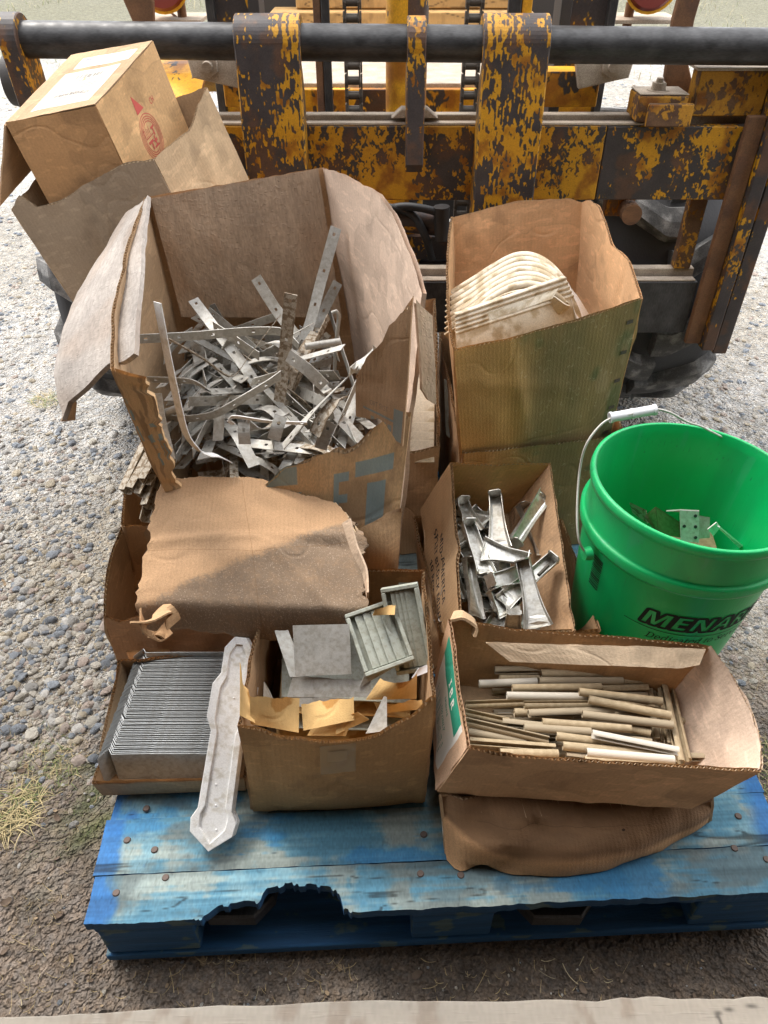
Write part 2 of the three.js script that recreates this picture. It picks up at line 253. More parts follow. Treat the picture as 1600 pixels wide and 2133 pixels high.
// ---------------------------------------------------------------- ground
const groundH = (x, z) => {
  const near = sstep(-3, -0.6, z), mud = sstep(-1.0, -0.55, z) * 1;
  return 0.02 * (fbm(x * 1.3 + 9, z * 1.3, 301, 3) - 0.5) + near * 0.014 * (fbm(x * 5, z * 5, 303, 4) - 0.5) + mud * 0.012 * (fbm(x * 16, z * 16, 305, 4) - 0.5) - 0.012;
};
const wet = (x, z) => { // 1 = bare dark mud near the shed, 0 = pale gravel yard
  const n = (fbm(x * 3, z * 3, 311, 4) - 0.5) * 0.5; return sstep(-0.95, -0.62, z + n * 0.7 + (x > 0.4 ? 0.16 : 0.03));
};
{
  const n = 190, pos = [], uv = [], col = [], idx = [], warp = (k) => Math.sign(k) * (Math.abs(k) * 2.2 + Math.pow(Math.abs(k), 5) * 120);
  for (let j = 0; j <= n; j++) for (let i = 0; i <= n; i++) {
    const x = warp(i / n * 2 - 1), z = -1.2 + warp(j / n * 2 - 1), far = Math.hypot(x, z);
    pos.push(x, groundH(x, z), z); uv.push(x, z);
    const w = wet(x, z), tr = fbm(x * 0.5 + 3, z * 0.9, 313, 4), g = sstep(0.5, 0.66, fbm(x * 1.6, z * 1.6, 315, 4));
    let c = mix3([0.6, 0.565, 0.51], [0.5, 0.455, 0.385], sstep(0.4, 0.62, tr)); c = mix3(c, [0.4, 0.34, 0.25], g * 0.55 * (z > -4 ? 1 : 0.3)); c = mix3(c, mix3([0.25, 0.196, 0.152], [0.16, 0.12, 0.088], sstep(-0.3, 0.25, x) * sstep(-0.6, -0.5, z)), w);
    const moss = sstep(0.12, 0.02, Math.hypot((x + 0.56) * 0.8, z + 0.665) - 0.08 * fbm(x * 20, z * 20, 317, 3)) * sstep(0.35, 0.6, fbm(x * 30, z * 30, 319, 3)); c = mix3(c, [0.1, 0.115, 0.035], moss * 0.85);
    const gr = sstep(8, 11, far + 3 * (fbm(x * 0.7, z * 0.7, 321, 3) - 0.5)); c = mix3(c, [0.2, 0.19, 0.1], gr * 0.8);
    col.push(...c);
  }
  for (let j = 0; j < n; j++) for (let i = 0; i < n; i++) { const a = j * (n + 1) + i, b = a + n + 1; idx.push(a, b, a + 1, b, b + 1, a + 1); }
  const g = rawGeo(pos, uv, idx); g.setAttribute('color', new THREE.Float32BufferAttribute(col, 3));
  const soil = colorTex(768, 768, (u, v) => { const f = noise(u * 300, v * 300, 331, 300, 300), m = fbm(u * 30, v * 30, 333, 4, 30, 30), s = noise(u * 130, v * 130, 335, 130, 130); const l = 0.74 + 0.22 * f + 0.34 * (m - 0.5) + (s > 0.8 ? 0.1 : 0); return mix3([255 * l, 250 * l, 244 * l], [236 * l, 244 * l, 255 * l], noise(u * 90, v * 90, 337, 90, 90)); });
  const soilB = greyTex(768, 768, (u, v) => 0.5 * fbm(u * 24, v * 24, 341, 5, 24, 24) + 0.3 * noise(u * 130, v * 130, 335, 130, 130) + 0.2 * noise(u * 330, v * 330, 343, 330, 330));
  const gm = mesh('ground', g, std({ map: tiled(soil, 1.37, 1.37), bumpMap: tiled(soilB, 1.37, 1.37), bumpScale: 0.028, roughness: 1, vertexColors: true }));
  tag(gm, 'pale gravel yard turning to dark bare mud near the shed', 'ground', null, 'structure');
}
// loose stones, grit, straw, twigs: uncountable ground cover
function stoneGeo(seed, d = 1) { const g = new THREE.IcosahedronGeometry(0.5, d), p = g.attributes.position; for (let i = 0; i < p.count; i++) { const v = V(p.getX(i), p.getY(i), p.getZ(i)), k = 0.72 + 0.56 * fbm(v.x * 2.2 + 5 + seed, v.y * 2.2 + v.z * 1.7, seed, 2); v.multiplyScalar(k); p.setXYZ(i, v.x, v.y, v.z); } g.computeVertexNormals(); return g; }
const STONES = [[0.46, 0.44, 0.41], [0.58, 0.53, 0.45], [0.35, 0.38, 0.42], [0.66, 0.61, 0.52], [0.5, 0.41, 0.35], [0.26, 0.28, 0.31], [0.56, 0.48, 0.36], [0.7, 0.67, 0.62]];
function scatter(name, label, geo, mat, n, seed, place, group) {
  const im = new THREE.InstancedMesh(geo, mat, n), r = RNG(seed), m = new THREE.Matrix4(), q = new THREE.Quaternion(), e = new THREE.Euler(), c = new THREE.Color(); let k = 0;
  for (let tries = 0; k < n && tries < n * 12; tries++) { const p = place(r); if (!p) continue; e.set(p.rx ?? 0, p.ry ?? r() * 6.283, p.rz ?? 0, 'YXZ'); q.setFromEuler(e); m.compose(V(p.x, p.y, p.z), q, V(p.sx, p.sy, p.sz)); im.setMatrixAt(k, m); if (p.c) im.setColorAt(k, c.setRGB(...p.c)); k++; }
  im.count = k; im.name = name; im.castShadow = im.receiveShadow = true; tag(im, label, 'ground cover', null, 'stuff'); scene.add(im); return im;
}
const onPallet = (x, z) => x > -0.5 && x < 0.62 && z < -0.43 && z > -1.72;
const stoneMat = std({ roughness: 0.9, bumpMap: tiled(cardBump, 1, 1), bumpScale: 0.02 });
const stone = (r, x, z, s) => { const c = STONES[Math.floor(r() * STONES.length)], l = 0.95 + 0.5 * r(); return { x, y: groundH(x, z) + s * (0.16 * r() - 0.02), z, sx: s * (0.8 + 0.6 * r()), sy: s * (0.45 + 0.3 * r()), sz: s * (0.7 + 0.5 * r()), rx: (r() - 0.5) * 0.6, rz: (r() - 0.5) * 0.6, c: c.map((k) => k * l) }; };
for (const [v, seed] of [[1, 3], [2, 19]])
  scatter(v === 1 ? 'rounded_pebbles' : 'broken_pebbles', v === 1 ? 'rounded river pebbles strewn left of the pallet' : 'mixed flat stones strewn left of the pallet', stoneGeo(seed, 2), stoneMat, 3000, 40 + v, (r) => {
    const x = -0.44 - Math.pow(r(), 0.9) * 1.0, z = -0.66 - r() * 1.25; if (onPallet(x, z)) return null; const dens = 1 - 0.75 * sstep(-1.05, -1.45, z) - 0.9 * wet(x, z - 0.06); if (r() > dens * (0.5 + fbm(x * 5, z * 5, 401, 3))) return null;
    return stone(r, x, z, 0.0042 + 0.023 * Math.pow(r(), 4));
  });
scatter('gravel', 'small loose gravel over the yard around the forklift', stoneGeo(7, 1), stoneMat, 26000, 51, (r) => {
  const d = Math.pow(r(), 1.7), z = -0.55 - d * 6.5, x = (r() * 2 - 1) * (0.9 + d * 5); if (onPallet(x, z)) return null; if (r() < wet(x, z) * 0.992) return null; if (fbm(x * 2.4, z * 2.4, 403, 4) < 0.4 + 0.2 * r()) return null;
  return stone(r, x, z, (0.004 + 0.013 * Math.pow(r(), 2.5)) * (1 + d * 0.8));
});
scatter('grit', 'fine pale grit between the stones', stoneGeo(9, 0), stoneMat, 30000, 53, (r) => {
  const d = Math.pow(r(), 1.3), z = -0.36 - d * 2.6, x = (r() * 2 - 1) * (0.75 + d * 1.9); if (onPallet(x, z)) return null; if (r() < wet(x, z) * 0.965) return null; return stone(r, x, z, 0.0022 + 0.005 * r() * r());
});
const strawGeo = (() => { const g = new THREE.CylinderGeometry(0.5, 0.35, 1, 5, 4), p = g.attributes.position; for (let i = 0; i < p.count; i++) { const y = p.getY(i); p.setX(i, p.getX(i) + 30 * (y * y - 0.1) + 14 * y * y * y); } g.rotateZ(Math.PI / 2); g.computeVertexNormals(); return g; })();
const strawMat = std({ roughness: 0.9 });
scatter('dry_straw', 'dry straw stems and pine needles scattered over the mud', strawGeo, strawMat, 1100, 61, (r) => {
  const a = r(), x = a < 0.45 ? -0.45 - r() * 0.75 : a < 0.9 ? (r() * 2 - 1) * 0.75 : 0.6 + r() * 0.6, z = a < 0.45 ? -0.4 - r() * 1.2 : a < 0.9 ? -0.36 - r() * 0.16 : -0.5 - r() * 1; if (onPallet(x, z)) return null; if (fbm(x * 6, z * 6, 405, 3) < 0.38 + 0.2 * r()) return null;
  const s = 0.008 + 0.045 * r() * r() * r(), t = 0.0005 + 0.0008 * r(), w = r(); return { x, y: groundH(x, z) + 0.004 + 0.004 * r(), z, sx: s, sy: t, sz: t, rz: (r() - 0.5) * 0.25, c: w < 0.6 ? [0.42, 0.32, 0.17] : w < 0.8 ? [0.5, 0.42, 0.26] : [0.13, 0.09, 0.06] };
});
scatter('leaf_litter', 'crumbled brown leaves and bark bits lying on the mud', (() => { const g = new THREE.PlaneGeometry(1, 0.6, 4, 3); g.rotateX(-Math.PI / 2); const p = g.attributes.position; for (let i = 0; i < p.count; i++) { const x = p.getX(i), z = p.getZ(i); p.setY(i, 0.9 * (x * x + z * z) + 0.2 * noise(x * 7 + 9, z * 7 + 9, 3)); if (Math.abs(x) > 0.4) p.setZ(i, z * 0.35); } g.computeVertexNormals(); return g; })(), std({ roughness: 0.95 }), 420, 63, (r) => {
  const a = r(), x = a < 0.6 ? (r() * 2 - 1) * 0.8 : -0.45 - r() * 0.7, z = a < 0.6 ? -0.36 - r() * 0.18 : -0.4 - r() * 0.9; if (onPallet(x, z)) return null;
  const s = 0.004 + 0.02 * r() * r() * r(); return { x, y: groundH(x, z) + 0.002, z, sx: s, sy: s * 0.5, sz: s, rx: (r() - 0.5) * 0.7, rz: (r() - 0.5) * 0.7, c: r() < 0.7 ? [0.12, 0.085, 0.06] : [0.26, 0.19, 0.12] };
});
const bladeGeo = (() => { const pos = [], uv = [], idx = []; for (let i = 0; i <= 6; i++) { const t = i / 6, w = 0.5 * (1 - t * t), b = t * t * 0.55; pos.push(-w * 0.03, t - b * 0.5, b, w * 0.03, t - b * 0.5, b); uv.push(0, t, 1, t); if (i < 6) idx.push(i * 2, i * 2 + 1, i * 2 + 2, i * 2 + 1, i * 2 + 3, i * 2 + 2); } return rawGeo(pos, uv, idx); })();
const bladeMat = std({ roughness: 0.8 });
function tuft(name, label, cx, cz, rad, n, seed, h, green) {
  return scatter(name, label, bladeGeo, bladeMat, n, seed, (r) => { const a = r() * 6.283, d = Math.sqrt(r()) * rad, x = cx + Math.cos(a) * d, z = cz + Math.sin(a) * d, s = h * (0.5 + r()); return { x, y: groundH(x, z) - 0.002, z, sx: s * 1.3, sy: s * (0.5 + 0.6 * r()), sz: s * 1.5, rx: 0.5 * r() + 0.2, c: r() < green ? [0.14, 0.19, 0.05] : [0.46, 0.37, 0.19] }; });
}
tuft('grass_tuft', 'yellow and green grass tuft left of the pallet corner', ...[[-0.6144, 0, -0.7426]].map((p) => [p[0], p[2]])[0], 0.06, 420, 71, 0.02, 0.45);
tuft('straw_tuft', 'bleached straw tuft at the left edge of the picture', ...[[-0.6481, 0, -0.6599]].map((p) => [p[0], p[2]])[0], 0.05, 300, 72, 0.032, 0.12);
tuft('dry_grass', 'dry yellow grass right of the pallet beside the bucket', ...[[0.6922, 0, -0.7523]].map((p) => [p[0], p[2]])[0], 0.07, 260, 73, 0.03, 0.2);
tuft('moss_patch', 'low dark green moss on the mud left of the pallet corner', -0.56, -0.665, 0.09, 1500, 76, 0.006, 0.97);
tuft('weed_tuft', 'small faded weed tuft beside the left tyre', ...[[-1.0604, 0, -2.031]].map((p) => [p[0], p[2]])[0], 0.05, 200, 74, 0.03, 0.35);
tuft('sprig_of_grass', 'flattened dark sprigs in the mud left of the pallet', ...[[-0.6396, 0, -0.8023]].map((p) => [p[0], p[2]])[0], 0.07, 220, 75, 0.014, 0.5);
scatter('yard_grass', 'thin weathered grass at the far edge of the yard', bladeGeo, bladeMat, 6000, 77, (r) => { const z = -7 - r() * 9, x = (r() * 2 - 1) * 9; if (fbm(x * 0.8, z * 0.8, 407, 3) < 0.48) return null; const s = 0.05 + 0.07 * r(); return { x, y: groundH(x, z), z, sx: s * 2, sy: s, sz: s, rx: 0.4 * r(), c: r() < 0.5 ? [0.16, 0.19, 0.07] : [0.4, 0.34, 0.2] }; });
// bent flat strip of sheet: path, width, thickness, side hint; holes = [fraction along the path, slot length]
function ribbon(path, width, th, side, holes = [], seg = 28, twist = 0, taper = 0) {
  const cv = new THREE.CatmullRomCurve3(path.map((p) => V(p)), false, 'catmullrom', 0.4), L = cv.getLength();
  let ts = []; for (let i = 0; i <= seg; i++) ts.push(i / seg);
  for (const [f, l] of holes) { ts = ts.filter((t) => Math.abs(t - f) * L > l * 0.5 + 0.001); ts.push(f - l / 2 / L, f + l / 2 / L); } ts = ts.filter((t) => t >= 0 && t <= 1).sort((a, b) => a - b);
  const inHole = (a, b) => holes.some(([f, l]) => Math.abs((a + b) / 2 - f) < l / 2 / L && b - a > 0.9 * l / L);
  const cols = [-1, -0.24, 0.24, 1], pos = [], uv = [], idx = [], st = cols.length * 2;
  ts.forEach((t) => { const p = cv.getPointAt(t), tg = cv.getTangentAt(t); let s = side.clone().addScaledVector(tg, -side.dot(tg)).normalize(); if (twist) s.applyAxisAngle(tg, twist * t); const n = tg.clone().cross(s).normalize();
    for (const k of [1, -1]) for (const c of cols) { const q = p.clone().addScaledVector(s, c * width / 2 * (1 - taper * Math.pow(Math.abs(2 * t - 1), 2.5))).addScaledVector(n, k * th / 2); pos.push(q.x, q.y, q.z); uv.push(t * L, c * width / 2); } });
  const quad = (a, b, c, d) => idx.push(a, b, c, b, d, c), m = cols.length;
  for (let i = 0; i < ts.length - 1; i++) { const a = i * st, b = a + st, hole = inHole(ts[i], ts[i + 1]);
    for (let c = 0; c < m - 1; c++) { if (hole && c === 1) { quad(a + 1, b + 1, a + m + 1, b + m + 1); quad(a + 2, a + m + 2, b + 2, b + m + 2); continue; } quad(a + c, a + c + 1, b + c, b + c + 1); quad(a + m + c, b + m + c, a + m + c + 1, b + m + c + 1); }
    quad(a, b, a + m, b + m); quad(a + m - 1, a + 2 * m - 1, b + m - 1, b + 2 * m - 1); }
  for (const i of [0, ts.length - 1]) { const a = i * st; for (let c = 0; c < m - 1; c++) quad(a + c, a + m + c, a + c + 1, a + m + c + 1); }
  const g = new THREE.BufferGeometry(); g.setAttribute('position', new THREE.Float32BufferAttribute(pos, 3)); g.setAttribute('uv', new THREE.Float32BufferAttribute(uv, 2)); g.setIndex(idx); const f = g.toNonIndexed(); f.computeVertexNormals(); return f;
}
function loft(section, n) { const pos = [], uv = [], idx = []; let m = 0; for (let i = 0; i <= n; i++) { const s = section(i / n); m = s.length; s.forEach((p, k) => { pos.push(...p); uv.push(k / m * 0.1, i / n * 0.15); }); } for (let i = 0; i < n; i++) for (let k = 0; k < m; k++) { const a = i * m + k, b = i * m + (k + 1) % m, c = a + m, d = b + m; idx.push(a, b, c, b, d, c); } for (const e of [0, n]) for (let k = 1; k < m / 2; k++) { const a = e * m + k - 1, b = e * m + k, c = e * m + m - k, d = e * m + m - 1 - k; idx.push(a, b, c, b, d, c); } const g = new THREE.BufferGeometry(); g.setAttribute('position', new THREE.Float32BufferAttribute(pos, 3)); g.setAttribute('uv', new THREE.Float32BufferAttribute(uv, 2)); g.setIndex(idx); const f = g.toNonIndexed(); f.computeVertexNormals(); return f; }
// ---------------------------------------------------------------- shed the picture is taken from, and its sill
const boardTex = (seed, a, b, dark) => colorTex(768, 320, (u, v) => { const g = fbm(u * 3, v * 60, seed, 5, 3, 60), r = Math.sin((v * 24 + 2.2 * fbm(u * 2, v * 5, seed + 2, 3, 2, 5)) * 6.283) * 0.5 + 0.5, s = sstep(0.56, 0.72, fbm(u * 40, v * 26, seed + 4, 5, 40, 26)), ck = 1 - 0.4 * (1 - sstep(0, 0.012, Math.abs(fbm(u * 4, v * 22, seed + 6, 3, 4, 22) - 0.5))); const l = (0.74 + 0.3 * g + 0.07 * r + 0.06 * noise(u * 400, v * 200, seed + 7, 400, 200)) * ck; return mix3(mix3(a, b, g), dark, s * 0.35).map((c) => c * l); });
M.weathered = std({ map: boardTex(501, [166, 159, 148], [140, 131, 119], [112, 94, 80]), bumpMap: tiled(dustBump, 0.4, 3), bumpScale: 0.0015, roughness: 0.95 });
M.shedWood = std({ map: boardTex(505, [128, 104, 82], [98, 78, 60], [70, 54, 42]), roughness: 0.95 });
{
  const s = thing('timber_shed', 'open-fronted timber shed around the viewpoint, its roof shading the near ground', 'shed', [0, 0, 0.2]);
  const add = (n, x0, x1, y0, y1, z0, z1) => mesh(n, gbox(x0, x1, y0, y1, z0 - 0.2, z1 - 0.2, 0.004), M.shedWood, s);
  for (let i = 0; i < 9; i++) add('floor_board', -2.0, 2.0, 0.03, 0.08, -0.08 + i * 0.32, 0.235 + i * 0.32);
  for (const x of [-2.05, 2.05]) { add('side_wall', x - 0.03, x + 0.03, 0.0, 2.5, -0.2, 2.9); add('corner_post', x - 0.05, x + 0.05, 0, 2.42, -0.31, -0.203); }
  add('back_wall', -2.0, 2.0, 0.0, 2.5, 2.86, 2.92); add('header_beam', -1.99, 1.99, 2.3, 2.497, -0.3, -0.2);
  const r = add('roof', -2.3, 2.3, 2.503, 2.56, -0.5, 3.1);
  // sill: worn timber across the foot of the picture
  const q = []; const R = RNG(5); for (let i = 0; i <= 160; i++) { const x = -1.3 + 2.6 * i / 160; q.push([x, 0.327 + 0.008 * Math.sin(x * 2 + 1) - 0.012 * sstep(0, -0.6, x) + 0.005 * (fbm(x * 14, 1, 511, 4) - 0.5) + (x > 0.28 ? 0.006 * fbm(x * 70, 2, 513, 3) : 0)]); } q.push([1.3, 0.1], [-1.3, 0.1]);
  const g = gextrude(q, 0.09, 0.002); g.rotateX(-Math.PI / 2); g.translate(0, 0.03, 0);
  tag(mesh('timber_sill', boxUV(g, 0.8), M.weathered), 'pale weathered timber sill across the foot of the picture', 'timber');
}
// ---------------------------------------------------------------- blue pallet
const palletWood = colorTex(1536, 384, (u, v) => {
  const grain = fbm(u * 4, v * 70, 601, 5, 4, 70), ring = Math.sin((v * 16 + 1.6 * fbm(u * 2, v * 4, 603, 3, 2, 4)) * 6.283) * 0.5 + 0.5, p = fbm(u * 9, v * 5, 605, 5, 9, 5), q = fbm(u * 14, v * 8, 607, 5, 14, 8);
  const fine = fbm(u * 10, v * 150, 608, 3, 10, 150), blot = fbm(u * 40, v * 22, 610, 4, 40, 22), k = (x) => x + 0.22 * (fine - 0.5) + 0.2 * (blot - 0.5);
  let c = mix3([78, 126, 148], [112, 148, 160], sstep(0.4, 0.6, k(p))); c = mix3(c, [150, 150, 138], sstep(0.49, 0.64, k(q)) * 0.7); c = mix3(c, [44, 112, 160], sstep(0.54, 0.66, k(fbm(u * 8, v * 10, 609, 5, 8, 10))) * 0.75);
  c = mix3(c, [88, 98, 98], sstep(0.52, 0.66, k(fbm(u * 7, v * 12, 611, 5, 7, 12))) * 0.7);
  const end = sstep(0.045, 0.02, u + 0.09 * (fbm(u * 30, v * 16, 613, 5, 30, 16) - 0.45)) + sstep(0.955, 0.985, u + 0.03 * (fbm(u * 3, v * 12, 615, 4, 3, 12) - 0.5)); c = mix3(c, [44, 102, 164], clamp(end) * 0.85);
  const spk = noise(u * 500, v * 190, 618, 500, 190), crack = 1 - 0.45 * (1 - sstep(0, 0.012, Math.abs(fbm(u * 3, v * 26, 616, 3, 3, 26) - 0.5))) * sstep(0.5, 0.6, fbm(u * 9, v * 9, 614, 3, 9, 9)), scratch = crack * (noise(u * 60 + v * 90, v * 40 - u * 200, 617) > 0.9 ? 0.9 : 1) * (0.93 + 0.14 * spk);
  return c.map((k) => k * (0.72 + 0.3 * grain + 0.05 * ring + 0.14 * fine) * scratch);
});
M.palletTop = std({ map: tiled(palletWood, 0.985, 1.3), bumpMap: tiled(greyTex(512, 512, (u, v) => 0.6 * fbm(u * 4, v * 70, 601, 5, 4, 70) + 0.4 * fbm(u * 8, v * 8, 619, 4, 8, 8)), 1, 1.3), bumpScale: 0.004, roughness: 0.85 });
M.palletBlue = std({ map: tiled(colorTex(1024, 512, (u, v) => { const g = fbm(u * 6, v * 50, 621, 5, 6, 50), w = sstep(0.6, 0.68, fbm(u * 12, v * 10, 623, 5, 12, 10)); return mix3([30, 82, 126], [104, 116, 108], w * 0.7).map((c) => c * (0.78 + 0.34 * g)); }), 2, 4), roughness: 0.75, bumpMap: tiled(dustBump, 1, 6), bumpScale: 0.002 });
M.nail = std({ color: new THREE.Color(0.13, 0.095, 0.08), roughness: 0.7, metalness: 0.4 });
const pallet = thing('pallet', 'worn blue wooden pallet carrying all the cartons and the bucket, front board broken', 'pallet', [-0.411, 0, -0.421]);
pallet.rotation.y = THREE.MathUtils.degToRad(2.6); pallet.updateMatrixWorld();
{
  const Wd = 1.016, board = (z0, z1, y, dx, seed, front) => { // z measured back from the front edge
    const o = [], n = front ? 500 : 150, jag = (x, k, a) => a * (fbm(x * 50, k, seed, 4) - 0.5) * 2;
    for (let i = 0; i <= n; i++) { const x = Wd * i / n; let b = 0; if (front) { const nx = x; b = prof([[0, 0], [0.148, 0], [0.164, 0.006], [0.19, 0.021], [0.236, 0.023], [0.247, 0.041], [0.3, 0.042], [0.33, 0.038], [0.35, 0.03], [0.356, 0.006], [0.37, 0], [1.1, 0]])(nx); if (b > 0.001) b += 0.008 * (fbm(nx * 55, 3, seed, 3) - 0.5) + (noise(nx * 200, 2, seed) > 0.72 ? -0.0035 : 0); } o.push([x + dx, z0 + b + jag(x, 1, front ? 0.0025 : 0.0012)]); }
    o.push([Wd + dx - 0.001 + jag(2, 2, 0.002), (z0 + z1) / 2]); for (let i = n; i >= 0; i -= 5) { const x = Wd * i / n; o.push([x + dx, z1 + jag(x, 5, 0.0012)]); } o.push([dx + jag(3, 2, 0.002), (z0 + z1) / 2]);
    const g = gextrude(o, 0.019, 0); const uv = g.attributes.uv; for (let i = 0; i < uv.count; i++) uv.setY(i, uv.getY(i) + seed * 0.137); g.rotateX(-Math.PI / 2); g.translate(0, y, 0);
    return mesh('deck_board', g, [M.palletTop, M.palletBlue], pallet);
  };
  board(0, 0.0655, 0.121, 0, 3, true); board(0.067, 0.1495, 0.1205, -0.004, 4); board(0.1515, 0.232, 0.117, 0.001, 5);
  for (let i = 0, z = 0.26; i < 7; i++, z += 0.136) board(z, z + 0.1, 0.1205, 0.003 * ((i % 3) - 1), 6 + i);
  const blk = (n, x0, x1, y0, y1, z0, z1) => mesh(n, gbox(x0, x1, y0, y1, -z0, -z1, 0.004), M.palletBlue, pallet);
  for (const [x0, x1] of [[0.004, 0.146], [0.45, 0.575], [0.868, 1.012]]) { blk('stringer_board', x0 + 0.001, x1 - 0.001, 0.1, 0.1195, 0.004, 1.21); for (const z of [0.006, 0.54, 1.07]) blk('block', x0 + 0.002, x1 - 0.004, 0.0225, 0.099, z, z + 0.14); }
  for (const z of [0.002, 0.55, 1.11]) blk('base_board', 0.001, 1.015, 0.003, 0.022, z, z + 0.1);
  for (const x of [0.003, 0.914]) blk('base_board', x, x + 0.099, 0.0035, 0.0215, 0.105, 0.545);
  for (const p of [[-0.3821, 0.14, -0.5397], [-0.338, 0.14, -0.5252], [-0.3127, 0.14, -0.4849], [-0.3776, 0.14, -0.4636], [0.0596, 0.14, -0.5485], [0.0524, 0.14, -0.4903], [0.1102, 0.14, -0.4883], [0.5406, 0.14, -0.5771], [0.5169, 0.14, -0.5274], [0.558, 0.14, -0.511], [-0.3656, 0.14, -0.5895]]) { const q = pallet.worldToLocal(V(p)); const g = gcyl(V(q.x, 0.1396, q.z), V(q.x, 0.1418, q.z), 0.0056, 0.0044, 12); mesh('nail', g, M.nail, pallet); }
}
// ---------------------------------------------------------------- forklift
const fork = thing('forklift', 'old yellow rough-terrain forklift with chipped paint, its forks under the blue pallet', 'forklift', [0.045, 0, -1.69]);
{
  const F = fork, off = V(-0.045, 0, 1.69), put = (n, g, m, par) => { g.translate(off.x, off.y, off.z); return mesh(n, g, m, par ?? F); };
  const bx = (n, m, x0, x1, y0, y1, z0, z1, r = 0.003, par) => put(n, gbox(x0, x1, y0, y1, z0, z1, r), m, par);
  // shaft, side plates, lug
  put('carriage_shaft', gcyl(V(-0.712, 1.0, -1.69), V(0.83, 0.987, -1.69), 0.0315, 0.0315, 40), M.blackSteel);
  const ring = (cz, cy, r, a0, a1, n = 18) => Array.from({ length: n + 1 }, (_, i) => { const a = lerp(a0, a1, i / n); return [cz + r * Math.cos(a), cy + r * Math.sin(a)]; });
  const sideOutline = [...ring(-1.69, 1.0, 0.043, -0.35, Math.PI + 0.35), [-1.745, 0.86], [-1.745, 0.365], [-1.672, 0.355], [-1.664, 0.86]];
  put('side_plate', sideProfile(sideOutline, -0.726, -0.69), M.fleck); put('side_plate', sideProfile(sideOutline.map(([z, y]) => [z, y - 0.013]), 0.812, 0.846), M.fleck);
  put('end_cap', gcyl(V(-0.755, 0.925, -1.72), V(-0.727, 0.925, -1.72), 0.045, 0.05, 24), M.darkSteel);
  put('center_lug', sideProfile([...ring(-1.69, 0.995, 0.042, -0.3, Math.PI + 0.3), [-1.735, 0.86], [-1.735, 0.8], [-1.64, 0.775], [-1.63, 0.79]], 0.044, 0.08), M.fleck);
  put('lug_gusset', gextrude([[0.018, 0.862], [0.108, 0.862], [0.088, 0.876], [0.036, 0.876]], 0.03, 0.002).translate(0, 0, -1.728), M.dirtSteel);
  // carriage rails
  bx('upper_plate', M.plate, -0.689, 0.46, 0.70, 0.848, -1.6905, -1.715); bx('upper_plate', M.plateDark, 0.4605, 0.79, 0.7005, 0.8475, -1.6905, -1.715);
  bx('upper_rail', M.dirtSteel, -0.66, 0.77, 0.74, 0.862, -1.727, -1.752); bx('rail_ledge', M.dirtSteel, -0.66, 0.62, 0.8485, 0.853, -1.693, -1.7145, 0.001);
  bx('lower_plate', M.plateDark, -0.689, 0.737, 0.385, 0.515, -1.6905, -1.715).material = M.blackSteel; bx('lower_rail', M.dirtSteel, -0.66, 0.735, 0.41, 0.533, -1.727, -1.752); bx('rail_ledge', M.dirtSteel, -0.66, 0.73, 0.5155, 0.519, -1.693, -1.7145, 0.001);
  bx('side_bar', M.rustBar, 0.738, 0.776, 0.365, 0.87, -1.672, -1.688); bx('side_angle', M.fleck, 0.7765, 0.806, 0.355, 0.95, -1.655, -1.735);
  bx('upright_bar', M.rustYellow, 0.683, 0.722, 0.5335, 0.7, -1.722, -1.75); bx('upright_bar', M.mastYellow, -0.62, -0.585, 0.5335, 0.7, -1.722, -1.75);
  bx('corner_bracket', M.rustYellow, 0.632, 0.775, 0.8625, 0.945, -1.705, -1.755); bx('bracket_top', M.dirtSteel, 0.622, 0.79, 0.9455, 0.951, -1.698, -1.765, 0.001);
  bx('clamp_top', M.dirtSteel, 0.513, 0.611, 0.9055, 0.908, -1.684, -1.758, 0.001); bx('clamp_block', M.rustYellow, 0.512, 0.612, 0.856, 0.905, -1.682, -1.76, 0.005); bx('clamp_face', M.rustYellow, 0.53, 0.622, 0.85, 0.893, -1.668, -1.6815, 0.004);
  put('clamp_bolt', mergeGeometries([gcyl(V(0.558, 0.905, -1.72), V(0.558, 0.909, -1.72), 0.022, 0.022, 20), gcyl(V(0.558, 0.909, -1.72), V(0.558, 0.922, -1.72), 0.015, 0.014, 6), gcyl(V(0.558, 0.922, -1.72), V(0.558, 0.93, -1.72), 0.008, 0.007, 12)]), M.dirtSteel);
  put('stop_pin', gcyl(V(0.545, 0.672, -1.72), V(0.545, 0.672, -1.68), 0.022, 0.022, 24), M.rustBar); bx('pin_bracket', M.rustBar, 0.495, 0.56, 0.655, 0.699, -1.722, -1.75);
  // forks: hook over the shaft, shank, blade under the pallet deck
  for (const [x0, x1] of [[-0.283, -0.158], [0.187, 0.314]]) {
    const f = new THREE.Group(); f.name = 'fork'; F.add(f);
    const hook = [...ring(-1.69, 0.994, 0.0465, 0.0, Math.PI + 0.5, 26), ...ring(-1.69, 0.994, 0.0325, Math.PI + 0.5, 0.1, 22)];
    put('hook', sideProfile(hook, x0, x1, 0.002), M.shank, f);
    put('shank', sideProfile([[-1.6445, 0.994], [-1.638, 0.93], [-1.63, 0.86], [-1.622, 0.12], [-1.63, 0.068], [-1.66, 0.06], [-1.6895, 0.07], [-1.6895, 0.9], [-1.675, 0.94], [-1.658, 0.965], [-1.6575, 0.993]], x0 + 0.0005, x1 - 0.0005, 0.003), M.shank, f);
    const w = x1 - x0, o = [[0, -1.623], [0, -0.53], [0.006, -0.48], [0.03, -0.453], [w - 0.03, -0.453], [w - 0.006, -0.48], [w, -0.53], [w, -1.623]];
    const g = gextrude(o.map(([x, z]) => [x + x0, -z]), 0.024, 0.003); g.rotateX(-Math.PI / 2); g.translate(0, 0.065, 0); put('blade', boxUV(g), M.blackSteel, f);
  }
